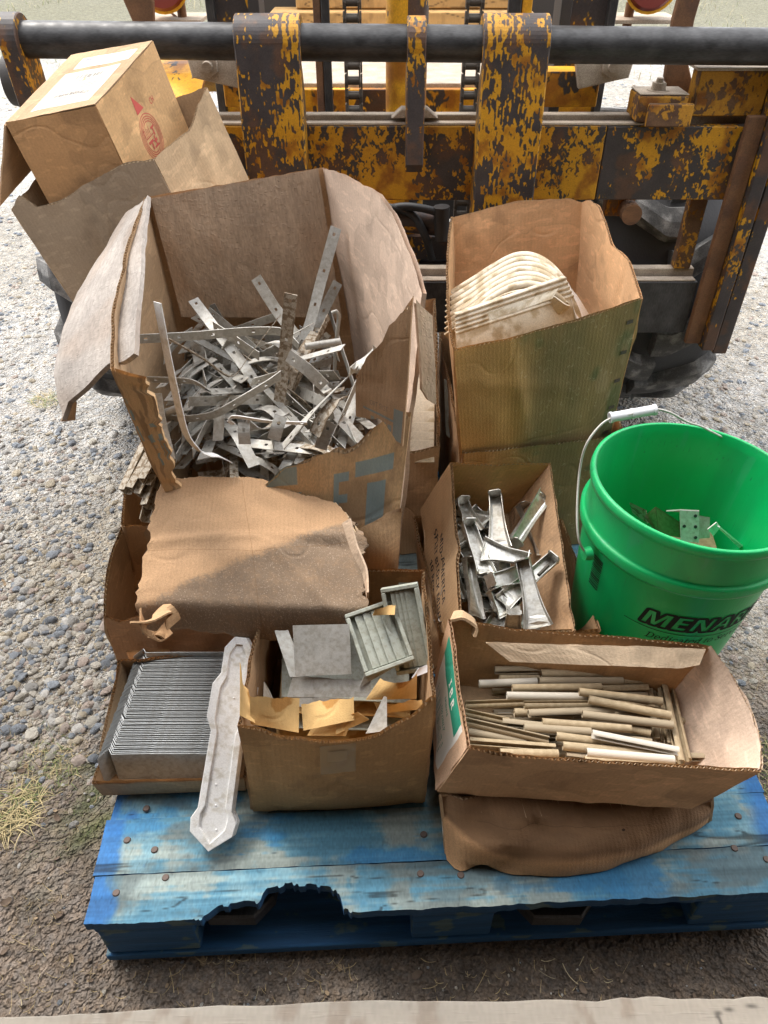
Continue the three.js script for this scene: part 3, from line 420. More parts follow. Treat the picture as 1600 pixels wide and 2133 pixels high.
  // mast
  for (const s of [-1, 1]) {
    const c = 0.055 + s * 0.375; bx('mast_rail', M.mastYellow, c - 0.04, c + 0.045, 0.2, 1.45, -1.9, -1.99); bx('mast_channel', M.darkSteel, c - s * 0.046 - 0.012, c - s * 0.046 + 0.012, 0.2, 1.45, -1.885, -1.97); bx('mast_strip', M.blackSteel, c + s * 0.048 - 0.006, c + s * 0.048 + 0.012, 0.2, 1.45, -1.88, -1.96);
    const rb = put('roller_bracket', gextrude([[-0.045, -0.02], [0.05, -0.04], [0.07, 0.03], [0.02, 0.045], [-0.03, 0.04], [-0.05, 0.015]].map(([x, y]) => [s < 0 ? c - 0.03 + x : c + 0.03 - x, 0.944 + y]), 0.02, 0.003).translate(0, 0, -1.79), M.dirtSteel);
    const nx = s < 0 ? -0.36 : 0.467; put('nut', mergeGeometries([gcyl(V(nx, 0.944, -1.77), V(nx, 0.944, -1.755), 0.022, 0.021, 6), gcyl(V(nx, 0.944, -1.755), V(nx, 0.944, -1.745), 0.011, 0.01, 14)]), M.dirtSteel, rb);
    bx('roller_arm', M.mastYellow, s < 0 ? -0.34 : 0.33, s < 0 ? -0.285 : 0.455, 0.862, 0.93, -1.79, -1.85);
    const cx = s < 0 ? -0.066 : 0.187, ch = new THREE.Group(); ch.name = 'lift_chain'; F.add(ch); ch.position.set(cx, 0, -1.85).add(off);
    const pit = 0.0285, plate = (x, w) => { const g = gextrude([[-0.009, -0.012], [-0.011, 0], [-0.008, 0.014], [-0.011, 0.028], [-0.008, 0.04], [0.008, 0.04], [0.011, 0.028], [0.008, 0.014], [0.011, 0], [0.009, -0.012]], w, 0.0006); g.rotateY(Math.PI / 2); g.translate(x, 0, 0); return g; };
    const outer = mergeGeometries([plate(-0.0185, 0.0022), plate(0.0163, 0.0022), boxUV(gcyl(V(-0.012, 0, 0), V(0.012, 0, 0), 0.0085, 0.0085, 12))]), inner = mergeGeometries([plate(-0.0148, 0.0022), plate(0.0122, 0.0022), boxUV(gcyl(V(-0.012, 0, 0), V(0.012, 0, 0), 0.0085, 0.0085, 12))]);
    for (let i = 0; i < 26; i++) { const l = mesh('link', i % 2 ? outer : inner, M.chain, ch); l.position.set(0, 0.56 + i * pit, 0); }
  }
  put('lift_cylinder', gcyl(V(0.05, 0.2, -1.92), V(0.05, 1.5, -1.92), 0.046, 0.046, 32), M.mastYellow);
  bx('guide_rod', M.rustBar, -0.147, -0.131, 0.5, 1.4, -1.85, -1.87); bx('guide_rod', M.blackSteel, -0.1305, -0.113, 0.5, 1.4, -1.848, -1.868); bx('guide_rod', M.blackSteel, 0.258, 0.285, 0.5, 1.4, -1.86, -1.88); bx('guide_rod', M.mastYellow, 0.2855, 0.308, 0.5, 1.4, -1.862, -1.882);
  // front axle frame, deck and engine housing
  bx('cross_member', M.mastYellow, -0.36, 0.47, 0.77, 0.843, -2.08, -2.1, 0.004); bx('deck_plate', M.dirtSteel, -0.36, 0.47, 0.84, 0.852, -2.102, -2.62, 0.003);
  bx('engine_housing', M.darkSteel, -0.45, 0.55, 0.3, 1.25, -2.75, -3.6, 0.01); bx('dash_panel', M.mastYellow, -0.3, 0.5, 0.853, 0.9, -2.6, -2.72, 0.004); bx('cowl', M.mastYellow, -0.52, 0.6, 1.2505, 1.3, -2.7, -3.5, 0.01);
  put('axle', gcyl(V(-0.6, 0.42, -2.1), V(0.62, 0.42, -2.1), 0.09, 0.09, 24), M.darkSteel); bx('axle_plate', M.plateDark, -0.02, 0.2, 0.5, 0.56, -1.86, -1.95, 0.006);
  bx('lower_cross_member', M.darkSteel, -0.36, 0.46, 0.3, 0.48, -1.9, -2.0, 0.004);
  put('tilt_cylinder', gcyl(V(-0.02, 0.61, -1.86), V(0.15, 0.6, -1.83), 0.03, 0.028, 20), M.plateDark); put('tilt_rod', gcyl(V(-0.1, 0.625, -1.86), V(0.02, 0.62, -1.86), 0.018, 0.018, 16), M.mastYellow);
  for (const p of [[[-0.0695, 0.6246, -1.85], [0.0114, 0.6401, -1.83], [0.0686, 0.6255, -1.82], [0.0977, 0.5849, -1.8], [0.1187, 0.5186, -1.82]], [[0, 0.6324, -1.84], [0.0567, 0.6455, -1.82], [0.1183, 0.641, -1.8], [0.1298, 0.6355, -1.8]]]) put('hose', gtube(p, 0.0095, 40, 10), M.hose);
  put('hose_fitting', gcyl(V([0.1346, 0.6519, -1.8]), V([0.1385, 0.5734, -1.8]), 0.02, 0.016, 8), M.darkSteel);
  // mudguards, lamp trays and guards
  for (const s of [-1, 1]) {
    const g = []; for (let i = 0; i <= 14; i++) { const a = lerp(0.62, 2.3, i / 14); g.push([-2.13 + 0.5 * Math.cos(a), 0.4 + 0.5 * Math.sin(a)]); } for (let i = 14; i >= 0; i--) { const a = lerp(0.62, 2.3, i / 14); g.push([-2.13 + 0.492 * Math.cos(a), 0.4 + 0.492 * Math.sin(a)]); }
    if (s < 0) put('mudguard', sideProfile(g, -0.66, -0.42, 0.001), M.mastYellow);
    const tray = gextrude([[-0.07, -0.05], [0.07, -0.05], [0.09, -0.02], [0.09, 0.08], [-0.07, 0.08]].map(([x, y]) => [0.05 + s * 0.54 + x * s, y]), 0.006, 0.001); tray.rotateX(-Math.PI / 2); tray.translate(0, 0.985, -2.08); put('lamp_tray', boxUV(tray), M.dirtSteel);
    const lamp = put('work_lamp', gcyl(V(0.05 + s * 0.545, 1.065, -2.1), V(0.05 + s * 0.545, 1.065, -2.02), 0.05, 0.062, 28), M.mastYellow), gl = put('lamp_glass', gcyl(V(0.05 + s * 0.545, 1.065, -2.0195), V(0.05 + s * 0.545, 1.065, -2.014), 0.056, 0.05, 28), std({ color: new THREE.Color(0.22, 0.05, 0.04), roughness: 0.15 }), lamp);
    put('lamp_bolt', gcyl(V(0.05 + s * 0.52, 0.955, -2.08), V(0.05 + s * 0.52, 1.02, -2.08), 0.011, 0.011, 6), M.rustBar);
    const st = s < 0 ? [[-0.05, 0.09], [-0.01, 0.1], [0, 0.02], [-0.012, -0.06], [-0.045, -0.062], [-0.04, -0.02], [-0.055, 0.03], [-0.08, 0.06], [-0.075, 0.085]].map(([x, y]) => [-0.46 + x, 1.03 + y]) : [[0.02, 0.12], [0.06, 0.12], [0.05, 0.0], [0.055, -0.07], [0.09, -0.14], [0.05, -0.16], [0.02, -0.1], [0.012, 0]].map(([x, y]) => [0.57 + x, 1.02 + y]);
    put('guard_stay', gextrude(st, 0.016, 0.002).translate(0, 0, -1.8), M.rustBar);
  }
  put('lamp_wire', gtube([[-0.5012, 0.9992, -2.1], [-0.48, 0.9873, -2.08], [-0.4523, 0.9626, -2.05], [-0.4283, 0.9256, -2.04]], 0.003, 16, 6), M.rustBar);
  // tyres with bar lugs
  for (const s of [-1, 1]) {
    const t = new THREE.Group(); t.name = 'tyre'; F.add(t); t.position.set(0.02 + s * 0.685, 0.392, -2.13).add(off); const R = 0.355, w = 0.175;
    const pr = [[0.19, -w * 0.8], [0.22, -w * 0.98], [0.3, -w], [0.335, -w * 0.94], [R, -w * 0.75], [R + 0.004, 0], [R, w * 0.75], [0.335, w * 0.94], [0.3, w], [0.22, w * 0.98], [0.19, w * 0.8]].map(([r, x]) => new THREE.Vector2(r, x));
    const g = new THREE.LatheGeometry(pr, 64); g.rotateZ(-Math.PI / 2); mesh('carcass', g, M.rubberDark, t);
    mesh('rim', (() => { const q = new THREE.LatheGeometry([[0.04, -0.02], [0.16, -0.04], [0.185, -w * 0.78], [0.2, -w * 0.8], [0.2, w * 0.8], [0.185, w * 0.78], [0.16, 0.05], [0.04, 0.03]].map(([r, x]) => new THREE.Vector2(r, x)), 40); q.rotateZ(-Math.PI / 2); return q; })(), M.mastYellow, t);
    const lug = (sd) => { // slanted bar, swept across the tread and rounded over the shoulder
      const q = loft((u) => { const x = lerp(-0.012, 0.184, u), a = 0.03 - 0.62 * Math.max(0, x - 0.03) + (x > 0.14 ? 0.2 * (x - 0.14) : 0), hw = lerp(0.034, 0.028, u), top = R + 0.036 - 0.03 * sstep(0.14, 0.186, x), bot = R - 0.03 - 0.03 * sstep(0.15, 0.186, x), W = (arc, r) => [x * sd, r * Math.cos(arc / R), r * Math.sin(arc / R)]; return [W(a - hw * 1.25, bot), W(a - hw * 1.02, top - 0.005), W(a - hw * 0.92, top), W(a, top + 0.002), W(a + hw * 0.92, top), W(a + hw * 1.02, top - 0.005), W(a + hw * 1.25, bot), W(a, bot)]; }, 16);
      return boxUV(q);
    };
    const la = lug(1), lb = lug(-1), n = 12;
    for (let i = 0; i < n; i++) { mesh('tread_lug', la, M.rubber, t).rotation.x = i / n * Math.PI * 2 + 0.1; mesh('tread_lug', lb, M.rubber, t).rotation.x = (i + 0.5) / n * Math.PI * 2 + 0.1; }
  }
}
// lumber carried on the forklift's deck
M.lumber = std({ map: boardTex(541, [196, 160, 104], [168, 128, 76], [120, 92, 56]), roughness: 0.9 });
tag(mesh('lumber_plank', gbox(-0.32, 0.42, 0.915, 0.955, -2.5, -2.62, 0.004), M.lumber), 'pale sawn lumber plank lying behind the lift chains', 'plank');
tag(mesh('lumber_plank', gbox(-0.25, 0.4, 0.9575, 1.0, -2.55, -2.68, 0.004), M.lumber), 'weathered plank on top of the sawn lumber behind the mast', 'plank');
// ---------------------------------------------------------------- cartons
const P3 = (a, b, t) => a.map((k, i) => lerp(k, b[i], t)), addv = (a, b, k = 1) => a.map((v, i) => v + b[i] * k);
const BLUE = 'rgba(116,158,178,0.62)';
// ---- big torn carton of straps
const BR_ = { rim: [[-0.3595, 0.74, -0.8779], [0.055, 0.78, -1.0224], [-0.1074, 0.84, -1.4226], [-0.4262, 0.8, -1.3857]], base: [[-0.335, 0.142, -1.02], [0.012, 0.142, -0.93], [-0.02, 0.142, -1.41], [-0.405, 0.142, -1.4]] };
const torn = thing('torn_carton', 'large torn open carton with ripped flaps, full of loose metal straps', 'carton', [-0.17, 0.142, -1.2]);
{
  const T = torn, [FL, FR, BR, BL] = BR_.rim, [fl, fr, br, bl] = BR_.base;
  const frontSkin = skin(768, 640, [218, 180, 134], (x, w, h) => { x.save(); x.fillStyle = BLUE; x.font = 'bold 120px sans-serif'; x.translate(w * 0.5, h * 0.5); x.rotate(-0.06); x.fillText('F', 150, 40); x.font = '26px sans-serif'; x.fillText('PROTECTIVE', -90, -2); x.fillRect(-110, -70, 150, 34); x.fillRect(60, -120, 190, 22); x.fillRect(230, -60, 120, 26); x.fillRect(-60, 20, 90, 60); x.fillRect(270, -20, 60, 90); x.restore(); x.fillStyle = BLUE; x.font = 'bold 34px sans-serif'; x.fillText('TM •', 20, h * 0.2); x.fillRect(10, h * 0.24, 70, 40); x.fillRect(24, h * 0.34, 60, 70); }, { seed: 11, width: 0.36, height: 0.6, stainShade: (q, u, v, f) => mix3(q, [120, 96, 72], 0.5 * sstep(0.5, 0.68, fbm(u * 5, v * 6, 71, 4))) });
  const front = wall(T, 'end_panel', frontSkin, [fl, fr, FR, FL], { uv01: true, seed: 3, tear: 0.006, peel: 0.02, bend: (s, t) => 0.055 * sstep(0.35, 0.8, s) * Math.pow(clamp(1 - Math.abs(t - 0.28) / 0.45), 1.2), top: prof([[0, 0.56], [0.1, 0.55], [0.4, 0.555], [0.43, 0.57], [0.5, 0.61], [0.62, 0.635], [0.78, 0.655], [0.88, 0.705], [0.94, 0.73], [1, 0.71]]) });
  wall(T, 'side_panel', M.pink, [fr, br, BR, FR], { seed: 4, bulge: 0.03, bulgeTop: true, tear: 0.002, th: 0.007, flute: false, top: prof([[0, 1], [0.25, 1.03], [0.55, 1.05], [0.85, 1.02], [1, 1]]), wob: 0.005 });
  wall(T, 'end_panel', M.orange, [br, bl, BL, BR], { seed: 5, tear: 0.002, bulge: 0.004, wob: 0.003, th: 0.007, flute: false });
  // flap folded down inside the back wall, felted with dust
  const inn = 0.012, d = (p, q, t) => P3(p, q, t);
  wall(T, 'inner_flap', M.dustBrown, [addv(P3(bl, BL, 0.66), [0.02, 0, inn]), addv(P3(br, BR, 0.6), [-0.012, 0, inn]), addv(BR, [-0.01, 0.001, inn * 0.6]), addv(BL, [0.012, 0.001, inn * 0.6])], { seed: 6, wob: 0.004, bulge: 0.004, flute: false });
  wall(T, 'side_panel', M.kraft, [bl, fl, FL, BL], { seed: 7, tear: 0.002, wob: 0.004, bend: (s, t) => 0.05 * Math.sin(Math.PI * clamp(s)) * sstep(0.3, 0.58, t) * (1 - 0.7 * sstep(0.7, 1, t)) });
  // left flap folded outwards, grey with lint
  wall(T, 'side_flap', M.dust, [[-0.4795, 0.615, -0.9588], [-0.329, 0.752, -0.8949], [-0.4216, 0.806, -1.3823], [-0.459, 0.775, -1.375]], { seed: 8, wob: 0.009, th: 0.007, tear: 0.002, flute: false, bot: prof([[0, -0.02], [0.1, 0.03], [0.35, 0.02], [0.7, 0.05], [0.85, 0.012], [1, 0.0]]), warp: (p, s, t) => { p.x -= 0.05 * Math.sin(Math.PI * Math.pow(clamp(t), 0.8)) * (1 - s); p.y -= 0.012 * Math.sin(Math.PI * t) * (1 - s); } });
  wall(T, 'torn_tongue', M.dustBrown, [[-0.4932, 0.6, -0.966], [-0.4833, 0.585, -0.9918], [-0.4794, 0.61, -1.0052], [-0.4779, 0.625, -0.9781]], { seed: 18, wob: 0.004, th: 0.003, flute: false, tear: 0.006 });
  // ripped strip left standing at the front left corner
  wall(T, 'torn_strip', frontSkin, [P3(fl, FL, 0.5), addv(P3(fl, FL, 0.5), [0.018, 0, 0]), addv(FL, [0.04, -0.02, -0.01]), FL], { seed: 9, uv01: true, th: 0.006, nu: 14, nv: 44, wob: 0.003, flute: false, warp: (p, s, t) => { p.x += s * (0.014 * (fbm(t * 26, 3, 91, 3) - 0.5) + 0.006 * (fbm(t * 90, 5, 92, 2) - 0.5)); p.z += s * 0.02 * (fbm(t * 16, 9, 93, 3) - 0.5); } });
  // ripped upper part of the front wall hanging at the right corner
  const hangSkin = skin(384, 640, [179, 144, 109], (x, w, h) => { x.fillStyle = 'rgba(110,104,96,0.7)'; x.font = '34px sans-serif'; x.fillText('ORT SYST', 110, h * 0.8); x.fillStyle = 'rgba(110,136,146,0.6)'; x.fillRect(60, h * 0.84, 240, 12); for (let i = 0; i < 4; i++) x.fillRect(120 + i * 46, h * 0.89, 30, 34); x.fillRect(300, h * 0.75, 70, 150); }, { seed: 15, width: 0.1, height: 0.22 });
  wall(T, 'hanging_flap', hangSkin, [[-0.0417, 0.5965, -0.985], [0.0297, 0.5631, -0.955], [0.0419, 0.7806, -1], [-0.0395, 0.7699, -1]], { uv01: true, seed: 12, th: 0.006, tear: 0.012, peel: 0.02, wob: 0.004, top: prof([[0, 0.38], [0.12, 0.5], [0.25, 0.6], [0.45, 0.68], [0.62, 0.83], [0.8, 0.95], [1, 1]]), bot: prof([[0, 0.02], [0.25, 0.06], [0.55, 0.12], [0.8, 0.04], [0.93, -0.01], [1, 0.0]]) });
  wall(T, 'torn_edge_strip', M.dustBrown, [[0.0632, 0.59, -0.995], [0.0814, 0.6035, -1.01], [0.0692, 0.7448, -1.03], [0.0433, 0.7785, -1]], { seed: 13, th: 0.006, tear: 0.006, flute: false, wob: 0.005, bot: prof([[0, 0.25], [0.5, 0.1], [1, 0]]) });
  // front flap folded out flat over the next cartons
  const flapSkin = skin(900, 640, [178, 142, 106], (x, w, h) => { x.strokeStyle = 'rgba(120,88,56,0.5)'; x.lineWidth = 2; for (const l of [[0.0, 0.52, 0.5, 0.56], [0.5, 0.56, 0.98, 0.44], [0.42, 0.02, 0.5, 0.56], [0.5, 0.56, 0.53, 0.98]]) { x.beginPath(); x.moveTo(l[0] * w, l[1] * h); x.lineTo(l[2] * w, l[3] * h); x.stroke(); } }, { seed: 21, width: 0.36, height: 0.28, bump: 0.003, stainShade: (q, u, v0, f) => { const v = -0.17 + 1.17 * v0, e = 0.02 + 0.68 * (u - 0.05) - v, n = fbm(u * 14, v * 14, 73, 4) - 0.5, gr = fbm(u * 110, v * 90, 76, 3), k = sstep(-0.02, 0.05, e + n * 0.09 + 0.05 * (gr - 0.5)) * (0.5 + 0.75 * fbm(u * 20, v * 16, 74, 4)), lint = noise(u * 330, v * 260, 75) > 0.8 ? 34 * k : 0; return mix3(q, [126, 107, 88], clamp(k * (0.75 + 0.7 * gr)) * 0.9).map((c) => c + lint); } });
  const ftl = [-0.3601, 0.487, -0.9637], ftr = [-0.0516, 0.475, -0.9818], fbr = [-0.0243, 0.442, -0.7537], fbl = [-0.3614, 0.428, -0.7479];
  const flap = wall(T, 'front_flap', flapSkin, [fbl, fbr, ftr, ftl], { uv01: true, uvT0: -0.17, bot: (s) => -0.14 + 0.02 * Math.sin(s * 9) + 0.02 * (fbm(s * 20, 2, 98, 3) - 0.5), nv: 40, creases: 7, creaseAmp: 1.3, seed: 22, th: 0.006, tear: 0.006, peel: 0.018, wob: 0.006, top: prof([[0, 1], [0.52, 1.0], [0.62, 0.93], [0.78, 0.86], [0.9, 0.8], [1, 0.62]]), bend: (s, t) => 0.026 * Math.max(0, 0.68 * (s - 0.05) + 0.02 - t) * -3 * (1 - 0.4 * s) + 0.008 * Math.sin(s * 5) - 0.01 * Math.max(0, 0.35 - t) + 0.006 * (1 - clamp(Math.abs(t - 0.45 - 0.06 * s) / 0.05)), warp: (p, s, t) => { if (t < 0) { const k = -t; p.y -= 0.85 * k * k + 0.16 * k; p.z -= 0.11 * k + 0.3 * k * k; } const e = 0.012 * (fbm((t + 1) * 12, 4, 95, 3) - 0.5) + 0.006 * (fbm((t + 1) * 60, 6, 96, 2) - 0.5); if (s > 0.97) p.x += e * 2; if (s < 0.03) p.x += e; } });
  for (const [i, q] of [[0, [[-0.3552, 0.415, -0.7207], [-0.3285, 0.43, -0.7165], [-0.3115, 0.428, -0.7366], [-0.3077, 0.4, -0.734]]], [1, [[-0.3512, 0.43, -0.7367], [-0.3429, 0.41, -0.7142], [-0.3305, 0.385, -0.7231], [-0.3161, 0.392, -0.7336]]], [2, [[-0.341, 0.38, -0.7274], [-0.3289, 0.39, -0.7261], [-0.3187, 0.385, -0.7268]]]]) mesh('torn_curl', ribbon(q.map((p) => addv(p, T.position.toArray(), -1)), 0.026 - i * 0.004, 0.0025, V(0.3, 0.9, 0.4), [], 24, 1.3), M.orange, T);
  for (const [q, w] of [[[[-0.0567, 0.4908, -0.86], [-0.0443, 0.4734, -0.82], [-0.028, 0.4628, -0.78], [-0.0232, 0.4544, -0.74]], 0.016]]) mesh('torn_curl', ribbon(q.map((p) => addv(p, T.position.toArray(), -1)), w, 0.003, V(0.8, 0.5, 0.3), [], 30, 0.9), M.dustBrown, T);
  wall(T, 'crushed_corner', M.kraft2, [[-0.0388, 0.3391, -0.9], [0.0213, 0.3346, -0.915], [0.0282, 0.4459, -0.94], [-0.0499, 0.4413, -0.9]], { seed: 25, wob: 0.012, th: 0.005, tear: 0.008, flute: false, bulge: 0.012 });
  wall(T, 'bottom_panel', M.kraft, [fl, fr, br, bl], { flute: false, nu: 6, nv: 6, wob: 0.001 });
}
// ---- leaning open carton with a closed parcel in it
{
  const lean = [0.34, -0.94, 0], FL = [-0.7025, 0.7582, -1.45], FR = [-0.4175, 0.8472, -1.45], BR = [-0.3357, 0.935, -1.6], BL = addv(FL, addv(BR, FR, -1)), L = (p, k) => addv(p, lean, k);
  const g = thing('leaning_carton', 'tall open carton leaning left behind the torn carton, holding a closed parcel', 'carton', [-0.36, 0.15, -1.52]);
  carton(g, [FL, FR, BR, BL], [L(FL, 0.64), L(FR, 0.64), L(BR, 0.72), L(BL, 0.7)], { mat: M.kraft, seed: 31, all: { tear: 0.003, wob: 0.003 }, front: { mat: M.grey, top: prof([[0, 1], [0.1, 1.03], [0.16, 0.985], [0.3, 0.98], [0.55, 1.0], [0.8, 1.015], [1, 1]]), peel: 0.004 }, right: { mat: M.cream, top: prof([[0, 1], [0.3, 0.985], [0.55, 0.97], [0.8, 0.99], [1, 1]]), peel: 0.003 } });
  const tFL = [-0.6719, 0.904, -1.465], tFR = [-0.5063, 0.9316, -1.465], tBR = [-0.4212, 1.0101, -1.595], tBL = [-0.5741, 0.9875, -1.595], dn = [0.26, -0.96, 0], D = (p, k = 0.25) => addv(p, dn, k);
  const b = thing('parcel', 'closed brown parcel with white shipping label and red stamp, tilted in the leaning carton', 'parcel', [-0.46, 0.72, -1.53]);
  const nf = { flute: false, wob: 0.002 };
  const top = wall(b, 'top_panel', M.kraft, [tFL, tFR, tBR, tBL], { ...nf, seed: 41 }); wall(b, 'end_panel', card([203, 157, 109]), [D(tFL), D(tFR), tFR, tFL], { ...nf, seed: 42 });
  const side = wall(b, 'side_panel', card([234, 190, 137]), [D(tFR), D(tBR), tBR, tFR], { ...nf, seed: 43 }); wall(b, 'end_panel', M.kraft, [D(tBR), D(tBL), tBL, tBR], { ...nf, seed: 44 }); wall(b, 'side_panel', M.kraft, [D(tBL), D(tFL), tFL, tBL], { ...nf, seed: 45 }); wall(b, 'bottom_panel', M.kraft, [D(tFL), D(tFR), D(tBR), D(tBL)], { ...nf, seed: 46 });
  wall(b, 'side_flap', M.kraft2, [addv(tFL, [-0.055, -0.14, 0.01]), addv(tFL, [-0.003, -0.003, 0.002]), addv(tBL, [-0.003, -0.003, 0]), addv(tBL, [-0.05, -0.13, 0])], { ...nf, seed: 47, th: 0.004 });
  onWall(top, 'shipping_label', std({ map: inkTex(400, 420, (x, w, h) => { x.fillStyle = '#c9c2b3'; x.fillRect(0, 0, w, h); x.fillStyle = 'rgba(40,34,34,0.9)'; const r = RNG(9); let k = 110; while (k < 300) { const q = 2 + r() * 5; x.fillRect(k, 52, q, 46); k += q + 2 + r() * 4; } x.fillStyle = 'rgba(60,52,50,0.75)'; for (let i = 0; i < 60; i++) { const yy = 120 + Math.floor(r() * 14) * 18; x.fillRect(40 + r() * 280, yy, 12 + r() * 60, 7); } k = 90; while (k < 330) { const q = 2 + r() * 6; x.fillRect(k, 270, q, 34); k += q + 2 + r() * 4; } x.fillStyle = 'rgba(60,56,60,0.8)'; x.fillRect(120, 405, 70, 6); }), roughness: 0.6 }), 0.2, 0.86, 0.1, 0.66);
  onWall(top, 'packing_slip', std({ map: inkTex(400, 110, (x, w, h) => { x.fillStyle = '#d4d0ca'; x.fillRect(0, 0, w, h); const r = RNG(12); x.fillStyle = 'rgba(90,90,110,0.8)'; for (let i = 0; i < 70; i++) x.fillRect(20 + r() * 350, 14 + Math.floor(r() * 5) * 17, 6 + r() * 28, 8); x.fillRect(20, 14, 60, 16); }), roughness: 0.6 }), 0.24, 0.9, 0.72, 0.89);
  onWall(side, 'red_stamp', ink(360, 400, (x, w, h) => { const R = '#cf6258'; x.strokeStyle = x.fillStyle = R; x.lineWidth = 4; for (const r of [118, 104, 92, 80]) { x.beginPath(); x.arc(160, 270, r, 0, 7); x.stroke(); } x.textAlign = 'center'; for (let i = 0; i < 5; i++) { x.beginPath(); x.moveTo(92 + i * 16, 212 + (i % 2) * 8); x.lineTo(92 + i * 16, 262); x.lineTo(140 + i * 16, 262); x.stroke(); } for (const [a, b, c, e] of [[100, 280, 60, 14], [128, 286, 14, 44], [176, 274, 14, 50], [164, 292, 44, 12], [150, 320, 60, 10], [196, 236, 12, 40], [180, 228, 44, 10]]) x.fillRect(a, b, c, e); x.beginPath(); x.moveTo(120, 40); x.lineTo(205, 130); x.lineTo(110, 135); x.fill(); x.lineWidth = 4; x.font = '44px sans-serif'; x.fillText('CH', 320, 150); }), 0.3, 0.72, 0.4, 0.92, 0.0028);
  onWall(side, 'packing_tape', M.tape, 0.02, 0.99, 0.1, 0.24, 0.0027);
}
// ---- narrow carton of slats
const slatBox = thing('slat_carton', 'narrow open carton of grey slats wedged right of the torn carton', 'carton', [0.07, 0.142, -1.3]);
carton(slatBox, [[0.02, 0.425, -1.125], [0.1033, 0.43, -1.1425], [0.1094, 0.54, -1.5428], [0.035, 0.54, -1.5]], [[0.035, 0.142, -1.16], [0.098, 0.142, -1.165], [0.1, 0.142, -1.5], [0.04, 0.142, -1.49]], { mat: M.kraft2, seed: 51, all: { tear: 0.003, peel: 0.003 }, right: { mat: M.kraft, wob: 0.004, top: prof([[0, 1], [0.2, 0.93], [0.5, 0.93], [0.8, 1.02], [1, 1]]) } });
// ---- wide carton under the moulding carton, and the tall moulding carton standing in it
const wide = thing('wide_carton', 'wide low carton with a stained front that the tall stapled carton stands in', 'carton', [0.3, 0.142, -1.37]);
const greenStain = (q, u, v, f) => { const n = fbm(u * 4, v * 3, 81, 4), k = sstep(0.26, 0.5, u + 0.25 * (n - 0.5)); let c = mix3(q, [112, 100, 68], k * (0.5 + 0.4 * fbm(u * 9, v * 6, 82, 4))); c = mix3(c, [78, 92, 58], sstep(0.5, 0.62, fbm(u * 5 + 3, v * 4, 83, 4)) * k * 0.55); c = mix3(c, [172, 148, 116], sstep(0.6, 0.68, fbm(u * 12, v * 7, 84, 4)) * 0.4 * sstep(0.75, 0.85, u)); return c; };
const cobweb = (x, w, h, n, seed) => { const r = RNG(seed); x.strokeStyle = 'rgba(216,204,178,0.4)'; for (let i = 0; i < n; i++) { const a = (0.3 + 0.7 * r()) * w, b = r() * h; x.lineWidth = 0.4 + r() * 1.1; x.beginPath(); x.moveTo(a, b); for (let k = 0; k < 3; k++) x.quadraticCurveTo(a + (r() - 0.5) * 22, b + (r() - 0.5) * 20, a + (r() - 0.5) * 26, b + (r() - 0.5) * 22); x.stroke(); } };
carton(wide, [[0.1482, 0.42, -1.1382], [0.4595, 0.42, -1.1919], [0.475, 0.42, -1.585], [0.128, 0.44, -1.5844]], [[0.155, 0.142, -1.16], [0.47, 0.142, -1.2], [0.475, 0.142, -1.59], [0.13, 0.142, -1.575]], { mat: M.kraft, seed: 61, all: { tear: 0.003, peel: 0.003 }, front: { mat: skin(640, 480, [179, 140, 87], (x, w, h) => cobweb(x, w, h, 110, 3), { seed: 33, width: 0.33, height: 0.28, stainShade: greenStain }), uv01: true }, left: { mat: M.kraft2 } });
const tall = thing('stapled_carton', 'tall open carton with stapled seam and dusty green-stained front, holding ribbed mouldings', 'carton', [0.3, 0.16, -1.37]);
{
  const rim = [[0.1132, 0.65, -1.1037], [0.4362, 0.69, -1.2074], [0.3985, 0.74, -1.5491], [0.1405, 0.7, -1.584]], base = [[0.178, 0.16, -1.2], [0.455, 0.16, -1.255], [0.455, 0.16, -1.565], [0.19, 0.16, -1.555]];
  const fr = skin(900, 1024, [208, 162, 102], (x, w, h) => { cobweb(x, w, h, 340, 5); }, { seed: 35, width: 0.34, height: 0.5, stainShade: greenStain });
  const c = carton(tall, rim, base, { mat: M.pink, seed: 71, all: { tear: 0.002, peel: 0.002, wob: 0.003 }, front: { mat: fr, uv01: true, top: prof([[0, 1], [0.3, 0.985], [0.6, 0.985], [1, 1]]), bulge: 0.01 }, right: { mat: card([234, 188, 142]), top: prof([[0, 1], [0.3, 1.02], [0.55, 0.99], [0.8, 1.045], [0.92, 1.03], [1, 1]]), bulge: 0.012, bulgeTop: true }, back: { mat: card([232, 188, 144]), top: prof([[0, 1], [0.1, 1.02], [0.5, 1.03], [1, 1]]) }, left: { mat: card([225, 184, 137]), top: prof([[0, 1], [0.25, 0.97], [0.5, 0.94], [0.8, 0.99], [1, 1]]), bulge: 0.012, bulgeTop: true } });
  for (let i = 0; i < 6; i++) { const t = 0.93 - i * 0.115, s = 0.965; const st = onWall(c.front, 'staple', M.chain, s - 0.025, s + 0.012, t - 0.008, t + 0.006, 0.0035, 2); }
}
